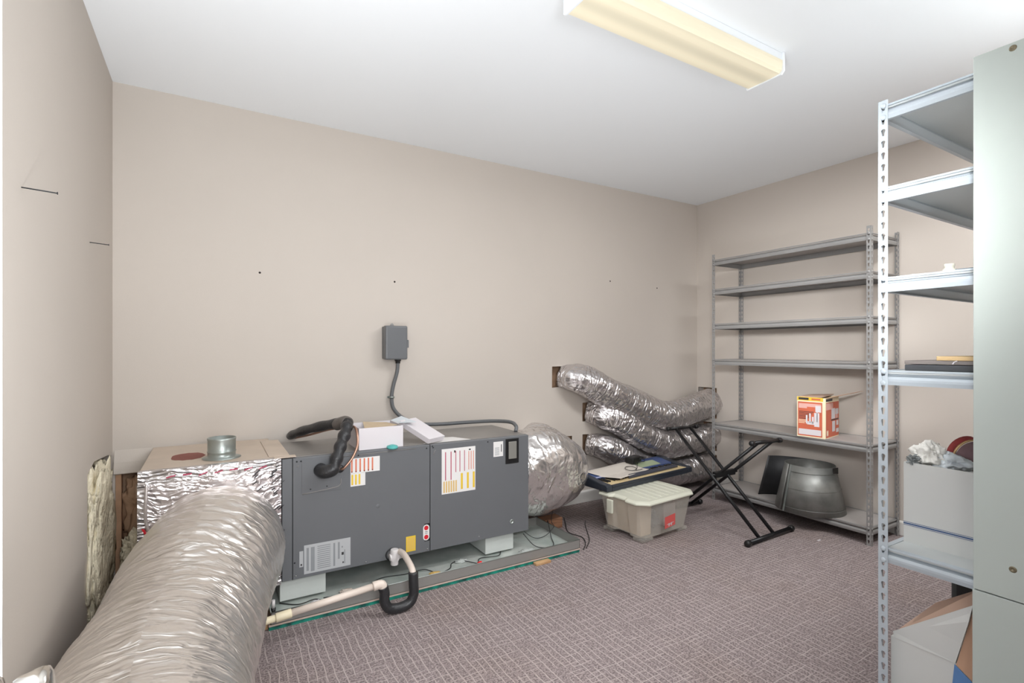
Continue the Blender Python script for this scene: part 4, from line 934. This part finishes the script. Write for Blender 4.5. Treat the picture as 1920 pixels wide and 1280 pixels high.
# what shows through the plastic
tag(MB().prism([(2.515, 2.535, .036), (2.610, 2.540, .036), (2.615, 2.535, .252), (2.495, 2.530, .252)], (-.02, .31, 0)).build('cream_folder', M_cream, loc=(2.6, 2.7, .036)), 'cream board file box inside the left end of the storage bin', 'file box')
tag(MB().box(0, .11, 0, .20, 0, .16, M=Matrix.Translation((2.80, 2.60, .038)) @ Matrix.Rotation(-.12, 4, 'Z')).build('white_packet', M_white, loc=(2.85, 2.68, .036), bevel=.004), 'white packet inside the storage bin behind the red label', 'packet')
lumpy('dark_cloth', (2.715, 2.66, .105), (.045, .08, .065), .5, 2, M_greyblue, 61, label='dark grey blue cloth inside the middle of the storage bin', cat='cloth')
lumpy('grey_cloth', (2.77, 2.74, .20), (.08, .07, .04), .5, 2, M_cloth, 67, label='grey cloth on top of the contents of the storage bin', cat='cloth')
mb = MB(); y_ = 2.5325
Q = Matrix.Translation((2.672, 2.5000, .075)) @ Matrix.Rotation(.10, 4, 'X') @ Matrix.Rotation(-.12, 4, 'Y')
def qd(a, b, c, d, mi, l): 
    i = len(mb.v)
    for p in ((a, -l, c), (b, -l, c), (b, -l, d), (a, -l, d)): mb.v.append(Q @ Vector(p))
    mb.face((i, i+1, i+2, i+3), mi)
qd(0, .10, 0, .085, 0, 0); qd(.02, .085, .024, .028, 1, .0008); qd(.035, .043, .008, .03, 1, .0008); qd(.060, .068, .008, .03, 1, .0008); qd(.035, .068, .016, .020, 1, .0008)
mb.build('red_label', [mat('label_red', hx(214, 92, 88), .5), M_white], bn, recalc=False)

# ------------------------------------------------------------------ electric keyboard lying across the bin
KR = math.radians(6.3); KX, KY, KZ = 2.425, 2.772, .2905
kb = thing('electric_keyboard', (KX, KY, KZ), 'dark blue electric piano keyboard lying across the storage bin lid', 'keyboard', rz=KR)
KL, KD = 1.025, .330
# end profile (y, z)
pf = [(0, .0), (0, .040), (.018, .048), (.060, .050), (.17, .066), (.26, .084), (KD-.01, .088), (KD, .078), (KD, .0)]
for nm, xa, xb in (('end_cheek', 0, .055), ('end_cheek', KL-.055, KL)):
    MB().prism([(xa, y, z) for y, z in pf], (xb-xa, 0, 0)).build(nm, M_navy, kb, bevel=.008, local=True, seg=3)
MB().box(.0555, KL-.0555, .001, KD-.002, .001, .026).build('base', M_navy, kb, local=True)
MB().box(.0555, KL-.0555, .0005, .016, .0265, .044).build('front_rail', M_navy, kb, local=True, bevel=.003)
MB().prism([(.0555, .165, .0265), (.0555, .165, .060), (.0555, .262, .078), (.0555, KD-.008, .082), (.0555, KD-.008, .0265)], (KL-.111, 0, 0)).build('control_panel', M_bluep, kb, local=True, bevel=.002)
MB().prism([(.60, .175, .0625), (.60, .262, .0790), (.60, .262, .0800), (.60, .175, .0635)], (.24, 0, 0)).build('display_strip', M_sheetg, kb, local=True)
nk = 36; kw = (KL-.115)/nk
base = None
for k in range(nk):
    o = (MB().box(.0008, kw-.0008, .0175, .162, .0265, .0445).build('white_key', M_key, kb, local=True, bevel=.0012, seg=1) if base is None else base.copy())
    if base is None: base = o
    else: COL.objects.link(o)
    o.location = (.0575+k*kw, 0, 0)
base = None
for k in range(nk-1):
    if k % 7 in (2, 6): continue
    if base is None: o = base = MB().box(-.0055, .0055, .068, .162, .045, .055).build('black_key', M_black, kb, local=True, bevel=.0015, seg=1)
    else: o = base.copy(); COL.objects.link(o)
    o.location = (.0575+(k+1)*kw, 0, 0)
MB().box(.055, .17, .166, .200, .063, .0655).build('lilac_strip', M_lilac, kb, local=True, M=None) if False else MB().prism([(.06, .162, .0600), (.16, .162, .0600), (.16, .174, .0640), (.06, .174, .0640)], (0, 0, .0015)).build('lilac_strip', M_lilac, kb, local=True)
# music rest strip lying on the keys
kM = Matrix.Translation((KX, KY, KZ)) @ Matrix.Rotation(KR, 4, 'Z')
def KP(x, y, z): return kM @ Vector((x, y, z))
mb = MB(); q = [(.285, .045, .0465), (.325, .086, .058), (.90, .082, .058), (.905, .055, .0485)]
mb.prism([KP(*p) for p in q], (0, 0, .010)); tag(mb.build('music_rest', M_strip, loc=KP(.6, .06, .06), bevel=.002), 'dark grey blue music rest strip lying along the keys of the keyboard', 'music rest')
# sheets of paper covering keys and panel
mb = MB(); nx, ny = 30, 16
c00, c10, c11, c01 = Vector((.19, .040, 0)), Vector((.60, .105, 0)), Vector((.56, .325, 0)), Vector((.045, .29, 0))
def surf(y): 
    if y < .165: return .0595
    if y < .262: return .063+(y-.165)/.097*.0185
    return .0830
for a in range(nx+1):
    for b in range(ny+1):
        u, v = a/nx, b/ny; p = (c00*(1-u)+c10*u)*(1-v)+(c01*(1-u)+c11*u)*v
        y = p.y; mb.v.append(KP(p.x, y, max(surf(y), surf(y-.02))+.0035+.0022*noise.noise(Vector((p.x*7, y*9, 2)))))
for a in range(nx):
    for b in range(ny): q = a*(ny+1)+b; mb.face((q, q+ny+1, q+ny+2, q+1), 0, True)
tag(mb.build('sheet_music', M_sheet, loc=KP(.3, .2, .07), solid=.002), 'large pale paper sheet covering the left half of the keyboard', 'paper')
# adapter and its lead
ad_ = thing('power_adapter', KP(.615, .27, .086), 'black power adapter with coiled lead on top of the keyboard papers', 'power adapter')
MB().box(-.070, .070, -.040, .040, 0, .050, M=Matrix.Translation(KP(.60, .265, .0890)) @ Matrix.Rotation(.3, 4, 'Z')).build('adapter_body', M_black, ad_, bevel=.012, seg=3)
lead = []
for k in range(90):
    t = k/89; a = t*2*PI*4.4
    lead.append(KP(.655+.035*math.cos(a)+.02*t, .255+.030*math.sin(a)-.02*t, .095+.030*abs(math.sin(t*5))))
MB().tube(lead, .0024, 7).build('lead', M_black, ad_)
MB().tube(cat_path([KP(.62, .235, .094), KP(.56, .19, .088), KP(.48, .135, .0735), KP(.42, .13, .0735), KP(.40, .17, .0775), KP(.44, .21, .083), KP(.50, .20, .0815), KP(.50, .15, .075), KP(.46, .12, .0715), KP(.52, .11, .074)], 90), .0024, 7).build('lead', M_black, ad_)

# ------------------------------------------------------------------ X-shaped keyboard stand
ks = thing('keyboard_stand', (3.3, 2.5, 0), 'black folding double X keyboard stand standing on the carpet', 'keyboard stand')
def V(*a): return Vector(a)
fF = (V(3.055, 2.112, .022), V(3.600, 2.135, .022)); fR = (V(3.07, 2.905, .022), V(3.570, 2.905, .022))
tL = (V(3.118, 2.85, .677), V(3.461, 2.85, .672)); tR = (V(3.250, 2.215, .650), V(3.590, 2.215, .644))
def bar(nm, ab, r, cap=True, m=M_stand):
    o = MB().cyl(ab[0], ab[1], r, 20).build(nm, m, ks)
    d = (ab[1]-ab[0]).normalized()
    if cap:
        for p, s_ in ((ab[0], -1), (ab[1], 1)):
            MB().lathe(p-d*s_*.028, d*s_, [(r+.001, 0), (r+.005, .004), (r+.005, .030), (r+.002, .036), (.0005, .038)], 20).build('rubber_cap', M_black, o)
bar('foot_bar', fF, .0165); bar('foot_bar', fR, .0165)
bar('top_bar', tL, .0125); bar('top_bar', tR, .0135)
for a, b in ((V(3.205, 2.118, .022), V(3.205, 2.85, .675)), (V(3.375, 2.125, .022), V(3.375, 2.85, .673)), (V(3.285, 2.905, .022), V(3.325, 2.215, .648)), (V(3.455, 2.905, .022), V(3.495, 2.215, .646))):
    MB().cyl(a, b, .0125, 18).build('leg', M_stand, ks)
MB().box(-.115, .115, -.016, .016, -.022, .022, M=Matrix.Translation((3.345, 2.505, .372))).build('pivot_plate', M_stand, ks, bevel=.005)
MB().cyl((3.20, 2.505, .372), (3.49, 2.505, .372), .010, 16).build('pivot_bolt', M_black, ks)

# stray wire hanging on the right wall behind the near shelving
cable('hanging_wire', [(XR-.004, 1.18, 1.02), (XR-.02, 1.165, .97), (XR-.012, 1.15, .92), (XR-.02, 1.153, .86), (XR-.008, 1.155, .81)], .003, M_caset, 'short bent wire hanging on the right wall between the two shelvings', n=40)
tag(MB().box(2.02+1.55, 2.04+1.56, 1.93, 1.94, 0, .004).build('carpet_fleck', M_white, loc=(3.58, 1.935, 0)), 'tiny white fleck on the carpet in front of the grey shelving', 'debris')
